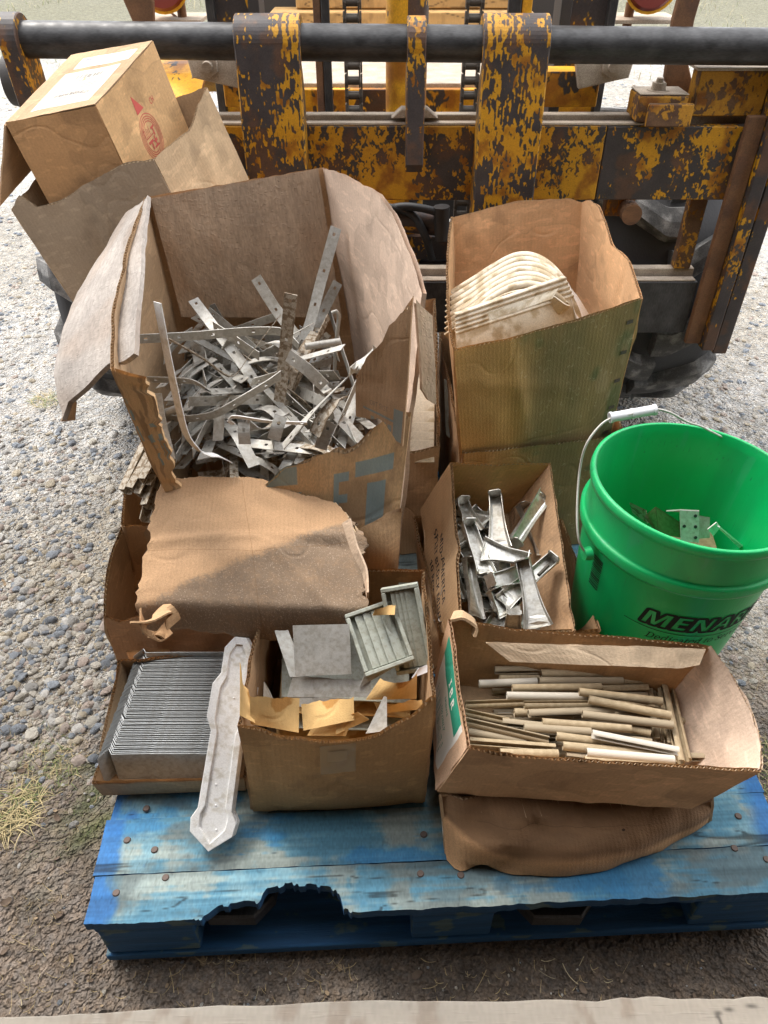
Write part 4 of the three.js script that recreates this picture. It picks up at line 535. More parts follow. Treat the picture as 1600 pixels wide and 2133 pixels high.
// ---- bracket carton in a lower carton
const lower = thing('lower_carton', 'low open carton under the bracket carton beside the green bucket', 'carton', [0.2, 0.142, -0.93]);
carton(lower, [[0.092, 0.30, -0.8], [0.3514, 0.3, -0.8101], [0.335, 0.31, -1.075], [0.0568, 0.32, -1.0712]], [[0.1, 0.142, -0.81], [0.33, 0.142, -0.83], [0.33, 0.142, -1.09], [0.07, 0.142, -1.09]], { mat: M.kraft2, seed: 81, all: { tear: 0.003, peel: 0.004 }, left: { mat: M.kraft } });
const brk = thing('bracket_carton', 'small open carton printed split block mini, full of shiny metal brackets', 'carton', [0.15, 0.23, -0.92]);
{
  const rim = [[0.1192, 0.3414, -0.772], [0.2959, 0.3414, -0.772], [0.2915, 0.45, -1.0613], [0.1182, 0.45, -1.0641]], base = [[0.083, 0.225, -0.785], [0.222, 0.225, -0.785], [0.235, 0.315, -1.085], [0.0719, 0.32, -1.0909]];
  const txt = skin(1024, 460, [195, 160, 120], (x, w, h) => { x.fillStyle = 'rgba(44,38,38,0.95)'; x.font = 'bold 64px sans-serif'; x.fillText('MID-AMERICA', 330, h * 0.5); x.fillText('SPLIT BLOCK MINI', 250, h * 0.68); x.fillText("10 PC'S", 400, h * 0.86); }, { seed: 37, width: 0.32, height: 0.14 });
  carton(brk, rim, base, { mat: M.tan, seed: 91, all: { tear: 0.002, peel: 0.003, wob: 0.002 }, left: { mat: txt, uv01: true }, back: { mat: card([223, 181, 126]) }, right: { mat: card([208, 168, 129]) } });
}
// ---- rod carton on a crushed carton
const crush = thing('crushed_carton', 'crushed bulging carton lying under the rod carton', 'carton', [0.28, 0.142, -0.6]);
{
  const a = [0.09, 0.142, -0.5185], b = [0.4927, 0.142, -0.5669], A = [0.0792, 0.238, -0.5574], Bq = [0.4701, 0.228, -0.563], bk = [0.1, 0.142, -0.76], bq = [0.45, 0.142, -0.72], Bk = [0.075, 0.234, -0.75], BQ = [0.44, 0.232, -0.71];
  const sk = skin(1024, 420, [201, 157, 113], (x, w, h) => { x.strokeStyle = 'rgba(70,50,32,0.45)'; x.lineWidth = 2; x.beginPath(); x.moveTo(0.12 * w, 0.33 * h); x.lineTo(0.95 * w, 0.38 * h); x.stroke(); x.fillStyle = 'rgba(48,36,26,0.75)'; x.beginPath(); x.arc(0.63 * w, 0.42 * h, 7, 0, 7); x.arc(0.86 * w, 0.55 * h, 4, 0, 7); x.fill(); }, { seed: 39, width: 0.45, height: 0.14, bump: 0.004, stainShade: (q, u, v) => { const n = fbm(u * 5, v * 4, 85, 4), edge = 0.24 + 0.9 * Math.max(0, 0.22 - u) * 2 + 0.1 * (n - 0.5); return mix3(q, [120, 92, 66], sstep(edge - 0.05, edge + 0.06, v) * (0.6 + 0.4 * fbm(u * 10, v * 8, 86, 4))); } });  // upper face darkened: shade of the recess painted in along with dirt
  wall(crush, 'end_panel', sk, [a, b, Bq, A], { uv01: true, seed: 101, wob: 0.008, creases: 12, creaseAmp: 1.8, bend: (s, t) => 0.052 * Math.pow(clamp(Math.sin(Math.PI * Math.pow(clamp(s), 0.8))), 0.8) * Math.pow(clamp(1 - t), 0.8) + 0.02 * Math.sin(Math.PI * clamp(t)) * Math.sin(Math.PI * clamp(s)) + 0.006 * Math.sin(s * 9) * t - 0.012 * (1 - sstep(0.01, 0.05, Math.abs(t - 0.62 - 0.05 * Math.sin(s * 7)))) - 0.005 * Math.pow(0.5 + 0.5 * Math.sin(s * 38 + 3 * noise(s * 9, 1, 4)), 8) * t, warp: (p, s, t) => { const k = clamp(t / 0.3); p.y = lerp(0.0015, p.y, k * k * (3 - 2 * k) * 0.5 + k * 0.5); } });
  const lf = wall(crush, 'side_panel', M.kraft, [bk, a, A, Bk], { seed: 102, wob: 0.005 }); wall(crush, 'side_panel', M.kraft2, [b, bq, BQ, Bq], { seed: 103, wob: 0.006 }); wall(crush, 'end_panel', M.kraft2, [bq, bk, Bk, BQ], { seed: 104 }); wall(crush, 'top_panel', M.kraft, [A, Bq, BQ, Bk].map((p) => addv(p, [0, -0.004, 0])), { seed: 105, wob: 0.003, flute: false }); wall(crush, 'bottom_panel', M.kraft2, [a, b, bq, bk], { flute: false, nu: 6, nv: 6, wob: 0.0005 });
  onWall(lf, 'paper_label', std({ map: inkTex(240, 240, (x, w, h) => { x.fillStyle = '#e9e6dd'; x.fillRect(0, 0, w, h); x.fillStyle = '#3c3c3c'; for (let i = 0; i < 4; i++) for (let k = 0; k < 5; k++) x.fillRect(50 + k * 28 + (i % 2) * 8, 80 + i * 26, 12 + ((i * 3 + k * 5) % 4) * 4, 13); }), roughness: 0.8 }), 0.45, 1.0, 0.2, 0.98);
}
const rodBox = thing('rod_carton', 'open carton with green label on its side, full of tan plastic rods', 'carton', [0.28, 0.24, -0.63]);
{
  const rim = [[0.1098, 0.37, -0.5488], [0.4895, 0.35, -0.5299], [0.4632, 0.4, -0.6908], [0.1009, 0.385, -0.7587]], base = [[0.076, 0.241, -0.562], [0.4306, 0.238, -0.5379], [0.43, 0.241, -0.7], [0.08, 0.241, -0.745]];
  const lab = skin(640, 420, [215, 177, 144], (x, w, h) => { x.save(); x.fillStyle = '#e8e6df'; x.fillRect(0.12 * w, 0.06 * h, 0.75 * w, 0.82 * h); x.fillStyle = '#2a9a80'; x.fillRect(0.12 * w, 0.06 * h, 0.7 * w, 0.26 * h); x.fillStyle = '#f4f4f0'; x.font = 'bold 64px sans-serif'; x.fillText('I B R', 0.42 * w, 0.27 * h); x.fillStyle = '#2f8d78'; x.font = 'bold 26px sans-serif'; x.fillText('TRIBUTE', 0.45 * w, 0.44 * h); x.font = 'italic 30px serif'; x.fillText('100 ONLY', 0.45 * w, 0.58 * h); for (let i = 0; i < 5; i++) for (let k = 0; k < 9; k++) x.fillRect((0.2 + k * 0.066) * w, (0.64 + i * 0.04) * h, 10 + ((i * 5 + k * 7) % 5) * 4, 4); x.restore(); }, { seed: 43, width: 0.2, height: 0.14 });
  const c = carton(rodBox, rim, base, { mat: M.tan, seed: 111, all: { tear: 0.004, peel: 0.004, wob: 0.003 }, front: { mat: card([217, 179, 140]), bulge: -0.006, top: prof([[0, 1], [0.12, 0.9], [0.3, 0.87], [0.5, 0.9], [0.8, 0.96], [1, 1]]) }, left: { mat: lab, uv01: true, top: prof([[0, 1], [0.5, 0.97], [1, 1]]) }, right: { mat: M.pink, bulge: 0.03, bulgeTop: true }, back: { mat: M.orange, top: prof([[0, 1], [0.8, 0.96], [0.9, 0.97], [1, 1]]) } });
  wall(rodBox, 'back_flap', M.pale, [[0.1811, 0.372, -0.6876], [0.4436, 0.376, -0.669], [0.4564, 0.398, -0.689], [0.1464, 0.394, -0.7047]], { seed: 113, tear: 0.002, wob: 0.003, flute: false, bot: prof([[0, 0], [0.5, 0.06], [0.9, 0.05], [1, 0.25]]) });
  mesh('fold_tab', ribbon([[0.102, 0.39, -0.758], [0.118, 0.395, -0.7554], [0.1359, 0.385, -0.7473], [0.1332, 0.372, -0.738]].map((p) => addv(p, rodBox.position.toArray(), -1)), 0.03, 0.004, V(0, 0.5, 1), [], 18), M.kraft, rodBox);
}
// ---- front centre carton of vents
const vent = thing('vent_carton', 'open carton with clear tape on its front, full of grey vents and torn envelopes', 'carton', [-0.07, 0.142, -0.73]);
{
  const rim = [[-0.1926, 0.367, -0.5835], [0.0663, 0.42, -0.5948], [0.0607, 0.41, -0.8369], [-0.185, 0.375, -0.865]], base = [[-0.2, 0.143, -0.586], [0.06, 0.143, -0.598], [0.056, 0.143, -0.872], [-0.198, 0.143, -0.872]];
  const c = carton(vent, rim, base, { mat: M.kraft2, seed: 121, all: { tear: 0.0025, peel: 0.003 }, front: { mat: card([206, 168, 120]), bulge: 0.014, top: prof([[0, 1], [0.25, 0.86], [0.5, 0.79], [0.7, 0.79], [0.88, 0.88], [1, 1]]) }, right: { mat: M.orange, top: prof([[0, 1], [0.25, 0.93], [0.5, 1.0], [0.8, 1.0], [1, 1]]) }, left: { mat: M.kraft2 }, back: { mat: card([173, 126, 80]) } });
  onWall(c.front, 'clear_tape', std({ color: new THREE.Color(0.72, 0.58, 0.36), roughness: 0.22, transparent: true, opacity: 0.45 }), 0.41, 0.6, 0.5, 0.775, 0.003);
  onWall(c.front, 'tape_scrap', std({ color: new THREE.Color(0.45, 0.33, 0.18), roughness: 0.4 }), 0.45, 0.555, 0.63, 0.715, 0.0036);
}
// ---- shallow tray of siding hangers at the front left, and two cartons behind it
const tray = thing('shallow_tray', 'shallow open tray at the front left of the pallet, packed with grey metal plates', 'carton', [-0.33, 0.142, -0.73]);
carton(tray, [[-0.4422, 0.185, -0.6067], [-0.2131, 0.185, -0.6147], [-0.212, 0.2, -0.852], [-0.453, 0.21, -0.8215]], [[-0.438, 0.143, -0.612], [-0.216, 0.143, -0.62], [-0.212, 0.143, -0.852], [-0.452, 0.143, -0.85]], { mat: M.kraft2, seed: 131, all: { tear: 0.002, wob: 0.001 }, front: { mat: M.kraft, tear: 0.004, flute: false }, left: { mat: M.kraft }, back: { mat: card([192, 151, 111]), bulge: 0.004 } });
wall(tray, 'inner_tab', M.kraft, [[-0.445, 0.16, -0.842], [-0.375, 0.16, -0.845], [-0.375, 0.207, -0.845], [-0.448, 0.207, -0.842]], { seed: 133, flute: false, th: 0.004 });
for (const y of [0.176, 0.166]) mesh('staple', gcyl(V(-0.428, y, -0.609).sub(tray.position), V(-0.413, y, -0.6094).sub(tray.position), 0.0006, 0.0006, 6), M.chain, tray);
const n1 = thing('short_carton', 'low open carton between the grey plate tray and the torn flap', 'carton', [-0.34, 0.142, -0.94]);
carton(n1, [[-0.4815, 0.2626, -0.873], [-0.205, 0.285, -0.882], [-0.2, 0.33, -1.005], [-0.4624, 0.355, -1.0062]], [[-0.487, 0.143, -0.872], [-0.205, 0.143, -0.882], [-0.2, 0.143, -1.0], [-0.48, 0.143, -1.0]], { mat: M.tan, seed: 141, all: { tear: 0.003 }, front: { mat: card([201, 159, 122]), top: prof([[0, 1], [0.1, 0.86], [0.2, 0.93], [1, 1]]) }, left: { mat: M.tan, bulge: 0.01, bulgeTop: true } });
const n2 = thing('lineal_carton', 'tall narrow carton left of the torn carton, holding grey channel strips', 'carton', [-0.42, 0.142, -1.15]);
carton(n2, [[-0.4558, 0.36, -0.9953], [-0.352, 0.345, -1.015], [-0.385, 0.4, -1.3], [-0.4673, 0.4, -1.1695]], [[-0.475, 0.143, -1.01], [-0.355, 0.143, -1.03], [-0.385, 0.143, -1.3], [-0.49, 0.143, -1.3]], { mat: M.orange, seed: 151, all: { tear: 0.003 }, left: { mat: M.kraft2, bulge: 0.012, bulgeTop: true } });
// ---------------------------------------------------------------- straps in the torn carton
const PILE = 'loose metal straps in the torn carton';
const holesFor = (L, r, slot = 0.006) => { const h = []; for (let d = 0.012; d < L - 0.008; d += 0.045 + 0.03 * r()) h.push([d / L, slot]); return h; };
function strap(path, w, side, mat, label, o = {}) {
  let L = 0; for (let i = 1; i < path.length; i++) L += V(path[i]).distanceTo(V(path[i - 1]));
  const base = path.at(-1), pl = path.map((p) => addv(p, base, -1)), m = mesh('metal_strap', ribbon(pl, w, o.th ?? 0.0014, side, o.holes ?? holesFor(L, RNG(Math.round(L * 1e5)), o.slot), o.seg ?? 26, o.twist ?? 0), mat);
  m.position.set(...base); tag(m, label, 'strap', PILE); return m;
}
{
  const S = 0.021, Zn = M.zinc;
  strap([[-0.15, 0.7238, -1.15], [-0.1743, 0.5863, -1.15], [-0.1963, 0.4633, -1.11], [-0.2129, 0.3995, -1.08]], 0.021, V(1, 0, 0.12), M.zincDirty, 'tall dirt-caked strap standing upright in the middle of the pile');
  strap([[-0.0863, 0.7563, -1.36], [-0.1178, 0.6608, -1.34], [-0.1447, 0.5838, -1.3], [-0.1818, 0.5375, -1.27], [-0.2113, 0.5139, -1.27]], S, V(1, 0, 0.3), Zn[0], 'longest strap leaning up into the back right corner of the torn carton');
  strap([[-0.0869, 0.6542, -1.36], [-0.1174, 0.6017, -1.34], [-0.1464, 0.559, -1.3]], S * 0.9, V(1, 0.3, 0), Zn[1], 'short grey strap just behind the longest leaning strap');
  strap([[-0.2353, 0.676, -1.33], [-0.2033, 0.6272, -1.31], [-0.1617, 0.5871, -1.27]], S, V(0.85, 0.5, 0), Zn[2], 'strap with slotted end rising behind the dirt-caked upright strap');
  strap([[-0.4091, 0.6494, -1.14], [-0.3299, 0.6345, -1.18], [-0.2377, 0.6236, -1.22], [-0.1784, 0.6217, -1.22], [-0.1508, 0.6041, -1.2]], 0.019, V(0, 0.95, 0.3), Zn[0], 'long straight strap lying across the pile from the left wall');
  strap([[-0.3295, 0.7635, -1.03], [-0.3273, 0.6995, -1.02], [-0.3207, 0.6201, -1], [-0.3124, 0.5634, -0.985], [-0.2906, 0.5362, -0.975], [-0.2649, 0.5286, -0.975], [-0.2485, 0.5136, -0.98]], 0.019, V(0.75, 0.05, 0.65), M.whitePaint, 'bright white strap bowed along the left side of the pile', { holes: [] });
  strap([[-0.0087, 0.6932, -1.02], [-0.0594, 0.6423, -1.02], [-0.113, 0.5939, -1], [-0.1604, 0.5438, -0.98]], 0.022, V(0.7, 0.72, 0), Zn[2], 'bright strap running under the hanging torn flap');
  strap([[-0.12, 0.5841, -0.985], [-0.1796, 0.5876, -0.985], [-0.2309, 0.5965, -0.985], [-0.2407, 0.5894, -0.985], [-0.2369, 0.579, -0.99]], 0.0085, V(0, 0.9, 0.45), M.whitePaint, 'bright flat hook strap lying crosswise near the front of the pile', { holes: [[0.06, 0.005]] });
  strap([[-0.1584, 0.6014, -0.98], [-0.1646, 0.5869, -0.97], [-0.1718, 0.567, -0.965]], 0.02, V(1, 0, 0), Zn[2], 'small bright clip hanging from the crosswise hook strap');
  strap([[-0.2187, 0.5859, -0.985], [-0.2187, 0.5746, -0.975], [-0.2187, 0.5554, -0.97]], 0.019, V(1, 0, 0), Zn[2], 'small bright clip under the bend of the crosswise hook strap');
  strap([[-0.3936, 0.5354, -1.08], [-0.3292, 0.5444, -1.06], [-0.2797, 0.5539, -1.06], [-0.2301, 0.5792, -1.07], [-0.193, 0.5889, -1.1], [-0.1746, 0.5939, -1.12]], 0.019, V(0, 0.9, 0.4), Zn[0], 'strap bent in a long S curve across the left of the pile');
  strap([[-0.3257, 0.6192, -1.34], [-0.315, 0.5919, -1.34], [-0.3021, 0.5639, -1.34]], 0.012, V(1, 0.3, 0), Zn[3], 'narrow strap end poking up near the back wall');
  strap([[-0.3099, 0.6131, -1.26], [-0.2576, 0.6003, -1.22], [-0.2223, 0.5852, -1.2]], 0.023, V(0.5, 0.6, 0.5), Zn[2], 'pale strap with slotted end lying toward the back left');
  strap([[-0.1768, 0.6647, -1.2], [-0.2062, 0.6345, -1.18], [-0.2312, 0.6086, -1.16], [-0.2635, 0.5779, -1.14], [-0.3063, 0.6202, -1.13], [-0.3531, 0.6605, -1.12]], 0.014, V(0.3, 0.6, 0.75), M.zincDirty, 'brownish strap folded into a sharp V near the left of the pile', { holes: [] });
  strap([[-0.3926, 0.5962, -1.1], [-0.3154, 0.6033, -1.08], [-0.2843, 0.5884, -1.07]], 0.022, V(0, 0.8, 0.6), Zn[0], 'strap with slotted end against the left wall of the torn carton');
  strap([[-0.3744, 0.5926, -1.06], [-0.3702, 0.5499, -1.04], [-0.3546, 0.5009, -1]], 0.024, V(1, 0, 0.1), Zn[2], 'wide pale strap standing beside the torn left strip');
  strap([[-0.1566, 0.6407, -1.1], [-0.1247, 0.6255, -1.08], [-0.0973, 0.6001, -1.07]], 0.022, V(0.55, 0.8, 0), Zn[0], 'short strap with square slot right of the upright strap');
  strap([[-0.0828, 0.5826, -0.99], [-0.094, 0.5634, -0.985], [-0.1011, 0.5392, -0.98]], 0.02, V(1, 0, 0), Zn[1], 'short grey strap end near the torn front edge');
  strap([[-0.0599, 0.6157, -1.01], [-0.0744, 0.6158, -1], [-0.0958, 0.5932, -0.99], [-0.1094, 0.5668, -0.98]], 0.022, V(0.8, 0.5, 0.2), M.zincDirty, 'dirty strap curled over near the hanging torn flap');
  { const h = thing('hook_rod', 'thin rod with a hooked top standing at the back right of the pile', 'rod', [-0.0929, 0.5303, -1.25]); mesh('rod', gtube([[-0.0924, 0.6439, -1.25], [-0.0854, 0.6476, -1.25], [-0.0814, 0.6412, -1.25], [-0.0856, 0.5992, -1.25], [-0.0929, 0.5303, -1.25]].map((p) => addv(p, h.position.toArray(), -1)), 0.0035, 30, 8), Zn[1], h); }
  for (const [a, b, l] of [[[-0.1389, 0.6041, -1.2], [-0.0789, 0.6031, -1.22], 'pipe-like sleeve clip at the back right of the pile'], [[-0.3919, 0.5444, -1.06], [-0.3368, 0.5714, -1.05], 'pipe-like sleeve clip against the left wall']]) tag(mesh('sleeve_clip', gcyl(V(a), V(b), 0.006, 0.007, 14), Zn[1]), l, 'clip', PILE);
  const r = RNG(2024), inside = (x, z) => z < -0.985 - 0.0 && z > -1.385 && x > lerp(-0.35, -0.405, (-0.98 - z) / 0.4) + 0.012 && x < lerp(0.012, -0.06, (-0.98 - z) / 0.4) - 0.012;
  let n = 0; for (let t = 0; t < 14000 && n < 165; t++) {
    const k = n / 165, x = -0.38 + 0.39 * r(), z = -1.38 + 0.4 * r(), y = 0.33 + 0.15 * k + 0.11 * (-0.98 - z) / 0.4 + 0.02 * r(), a = r() * Math.PI, L = (0.1 + 0.17 * r()), dx = Math.cos(a) * L / 2 * 1.2, dz = Math.sin(a) * L / 2 * 1.2, dy = (r() - 0.5) * L * 0.75 * (0.6 + 0.6 * k);
    if (!inside(x - dx, z - dz) || !inside(x + dx, z + dz)) continue;
    const b = r() < 0.16 ? 0.02 + 0.02 * r() : 0.003 * r(), p = [[x - dx, y - dy, z - dz], [x - dx * 0.35, y - dy * 0.35 + b * 0.7, z - dz * 0.35 + b * 0.5], [x + dx * 0.35, y + dy * 0.35 + b, z + dz * 0.35 + b * 0.5], [x + dx, y + dy - b * 0.4, z + dz]];
    if (r() < 0.1) p.push([x + dx * 0.85 - 0.02, y + dy + 0.012, z + dz * 0.8 + 0.02]);
    const sd = r() < 0.6 ? V(-Math.sin(a) * 0.8, 0.5 * (r() - 0.5), Math.cos(a) * 0.8) : V((r() - 0.5) * 0.5, 1, (r() - 0.5) * 0.5), q = r();
    strap(p, 0.014 + 0.01 * r(), sd, q < 0.16 ? M.zincDirty : q < 0.5 ? Zn[0] : q < 0.72 ? Zn[2] : q < 0.88 ? Zn[1] : Zn[3], 'one of the grey metal straps tangled in the heap inside the torn carton', { seg: 16, twist: (r() - 0.5) * 0.3 }); n++;
  }
  for (let i = 0; i < 34; i++) { // straps slid down along the left wall
    const z = -1.02 - 0.3 * r(), L = 0.09 + 0.12 * r(), wx = lerp(-0.35, -0.41, (-0.98 - z) / 0.4), x = wx - 0.04 * Math.sin(Math.PI * clamp((z + 1.4) / 0.4)) + 0.018 + 0.05 * r(), y = 0.45 + 0.002 * i + 0.09 * (-0.98 - z) / 0.4, dx = 0.03 + 0.04 * r(), zz = Math.max(-1.38, z - L * 0.6), dy = (r() - 0.4) * 0.05;
    strap([[x, y, z + 0.02], [x + dx * 0.4 - 0.004, y + dy * 0.5, (z + zz) / 2], [x + dx, y + dy, zz]], 0.015 + 0.008 * r(), r() < 0.5 ? V(1, 0.3, 0) : V(0.2, 1, 0), Zn[Math.floor(r() * 4)], 'one of the grey metal straps tangled in the heap inside the torn carton', { seg: 12 });
  }
}
// ---------------------------------------------------------------- tan rods
{
  const ring = [], n = 18; for (let i = 0; i <= n; i++) { const a = lerp(0.5, Math.PI * 2 - 0.5, i / n); ring.push([0.0062 * Math.cos(a), 0.0062 * Math.sin(a)]); } for (let i = n; i >= 0; i--) { const a = lerp(0.5, Math.PI * 2 - 0.5, i / n); ring.push([0.0048 * Math.cos(a), 0.0048 * Math.sin(a)]); }
  const geo = new THREE.ExtrudeGeometry(new THREE.Shape(ring.map((p) => new THREE.Vector2(...p))), { depth: 1, bevelEnabled: false }), r = RNG(77), mats = [M.rod, std({ color: new THREE.Color(0.34, 0.27, 0.18), roughness: 0.7 }), std({ color: new THREE.Color(0.55, 0.5, 0.42), roughness: 0.65 })]; mats[0].map.repeat.set(20, 2);
  const rod = (a, b, label, mi) => { const m = mesh('plastic_rod', geo, mats[mi ?? Math.floor(r() * 2.3)]), d = V(b).sub(V(a)), L = d.length(); m.position.set(...a); m.quaternion.setFromUnitVectors(V(0, 0, 1), d.normalize()); m.rotateZ(r() * 6.28); m.scale.set(1, 1, L); tag(m, label, 'rod', 'tan rods in the rod carton'); return m; };
  const rows = [[[0.1511, 0.3, -0.7643], [0.2416, 0.3, -0.7429]],
  [[0.1709, 0.3, -0.7283], [0.2463, 0.3, -0.7304]],
  [[0.2403, 0.305, -0.7182], [0.3751, 0.305, -0.7182]],
  [[0.3728, 0.3, -0.7221], [0.4126, 0.3, -0.7283]],
  [[0.177, 0.295, -0.7186], [0.2384, 0.295, -0.7186]],
  [[0.1444, 0.298, -0.7041], [0.2331, 0.298, -0.7082]],
  [[0.2348, 0.305, -0.704], [0.3617, 0.305, -0.704]],
  [[0.3643, 0.3, -0.7079], [0.3992, 0.3, -0.7091]],
  [[0.1922, 0.305, -0.6909], [0.3266, 0.305, -0.6933]],
  [[0.3288, 0.298, -0.6946], [0.3994, 0.298, -0.6962]],
  [[0.1824, 0.305, -0.6773], [0.3008, 0.305, -0.6753]],
  [[0.1206, 0.3, -0.6648], [0.2074, 0.3, -0.6686]],
  [[0.2058, 0.305, -0.6612], [0.3171, 0.305, -0.662]],
  [[0.1911, 0.298, -0.653], [0.2625, 0.298, -0.653]],
  [[0.2092, 0.308, -0.6442], [0.3341, 0.308, -0.649]],
  [[0.285, 0.315, -0.6374], [0.4101, 0.315, -0.6194]],
  [[0.118, 0.3, -0.6516], [0.1807, 0.3, -0.635]],
  [[0.1157, 0.308, -0.6314], [0.2314, 0.308, -0.5995]],
  [[0.171, 0.302, -0.6336], [0.2412, 0.302, -0.6246]],
  [[0.1991, 0.31, -0.6192], [0.2929, 0.31, -0.6121]],
  [[0.2262, 0.312, -0.6268], [0.3501, 0.312, -0.6161]],
  [[0.3535, 0.303, -0.6221], [0.3794, 0.303, -0.615]],
  [[0.2422, 0.312, -0.6038], [0.3531, 0.312, -0.5866]],
  [[0.2477, 0.315, -0.5864], [0.3983, 0.315, -0.5696]],
  [[0.1214, 0.3, -0.6188], [0.2011, 0.3, -0.6029]],
  [[0.1205, 0.308, -0.5977], [0.2384, 0.308, -0.5875]],
  [[0.1601, 0.312, -0.5772], [0.2397, 0.312, -0.5758]],
  [[0.2521, 0.305, -0.5775], [0.2912, 0.305, -0.5715]],
  [[0.2721, 0.318, -0.5622], [0.3917, 0.318, -0.5547]],
  [[0.2377, 0.303, -0.5704], [0.2859, 0.303, -0.5589]],
  [[0.1419, 0.306, -0.5686], [0.2378, 0.306, -0.5653]],
  [[0.2134, 0.29, -0.6797], [0.2851, 0.29, -0.6808]],
  [[0.3383, 0.292, -0.688], [0.3964, 0.292, -0.686]],
  [[0.19, 0.29, -0.6492], [0.2471, 0.29, -0.6492]],
  [[0.2773, 0.292, -0.6423], [0.3657, 0.292, -0.6423]],
  [[0.1293, 0.292, -0.6134], [0.1944, 0.292, -0.5925]],
  [[0.3263, 0.295, -0.6114], [0.3799, 0.295, -0.6044]],
  [[0.3461, 0.296, -0.6696], [0.4124, 0.296, -0.6544]]];
  for (const [a, b] of rows) rod(a, b, 'one of the tan rods lying lengthwise in the rod carton');
  const cross = [[[0.409, 0.288, -0.717], [0.393, 0.288, -0.6125]],
  [[0.4201, 0.29, -0.7167], [0.4056, 0.29, -0.6042]],
  [[0.4246, 0.3, -0.7119], [0.4098, 0.3, -0.5706]],
  [[0.4346, 0.293, -0.6951], [0.423, 0.293, -0.5783]]];
  cross.forEach(([a, b]) => rod(a, b, 'one of the tan rods lying crosswise at the right of the rod carton'));
  const top = [[[0.2879, 0.316, -0.6761], [0.4058, 0.316, -0.659]],
  [[0.2975, 0.322, -0.6584], [0.4086, 0.322, -0.6307]],
  [[0.288, 0.328, -0.5967], [0.3995, 0.328, -0.5698]],
  [[0.2758, 0.324, -0.5706], [0.3915, 0.324, -0.5591]]]; const tl = ['slanting tan rod on top at the centre back of the rod carton', 'slanting tan rod on top, just in front of a like one', 'pale rod lying highest near the front right of the rod carton', 'pale rod on top nearest the front wall of the rod carton'];
  top.forEach(([a, b], i) => rod(a, b, tl[i], i > 1 ? 2 : 0));
  for (let i = 0; i < 34; i++) { const z = -0.575 - 0.14 * r(), x = 0.1 + 0.22 * r(), l = 0.13 + 0.05 * r(), y = 0.2505 + 0.011 * (i % 3), a = (r() - 0.5) * 0.12; rod([x, y, z], [x + l * Math.cos(a), y + 0.004 * r(), z + l * Math.sin(a) * 0.5], 'one of the tan rods at the bottom of the rod carton'); }
}
// ---------------------------------------------------------------- brackets
function bracketGeo(seed, flare) { // U channel along +z with flaring flanges and a crimped end
  const r = RNG(seed), w0 = 0.011 + 0.003 * r(), w1 = w0 + flare, h0 = 0.017, h1 = 0.009, t = 0.0013, ph = r() * 6;
  return loft((u) => { const w = lerp(w0, w1, u * u * u), h = lerp(h0, h1, u) * (0.9 + 0.1 * Math.sin(u * 9 + ph)), c = u > 0.86 ? 0.004 * Math.sin((u - 0.86) * 60) : 0, z = u; const o = [[-w - 0.003 * u, h], [-w, 0.002], [-w + 0.003, 0], [-0.002, c], [0.002, c], [w - 0.003, 0], [w, 0.002], [w + 0.003 * u, h]]; return [...o, ...o.slice().reverse().map(([x, y], i) => { const k = 7 - i; return [k === 0 ? x + t : k === 7 ? x - t : x + (k < 3 ? t * 0.8 : k > 4 ? -t * 0.8 : 0), y + (k === 0 || k === 7 ? 0 : t)]; })].map(([x, y]) => [x, y, z]); }, 22);
}
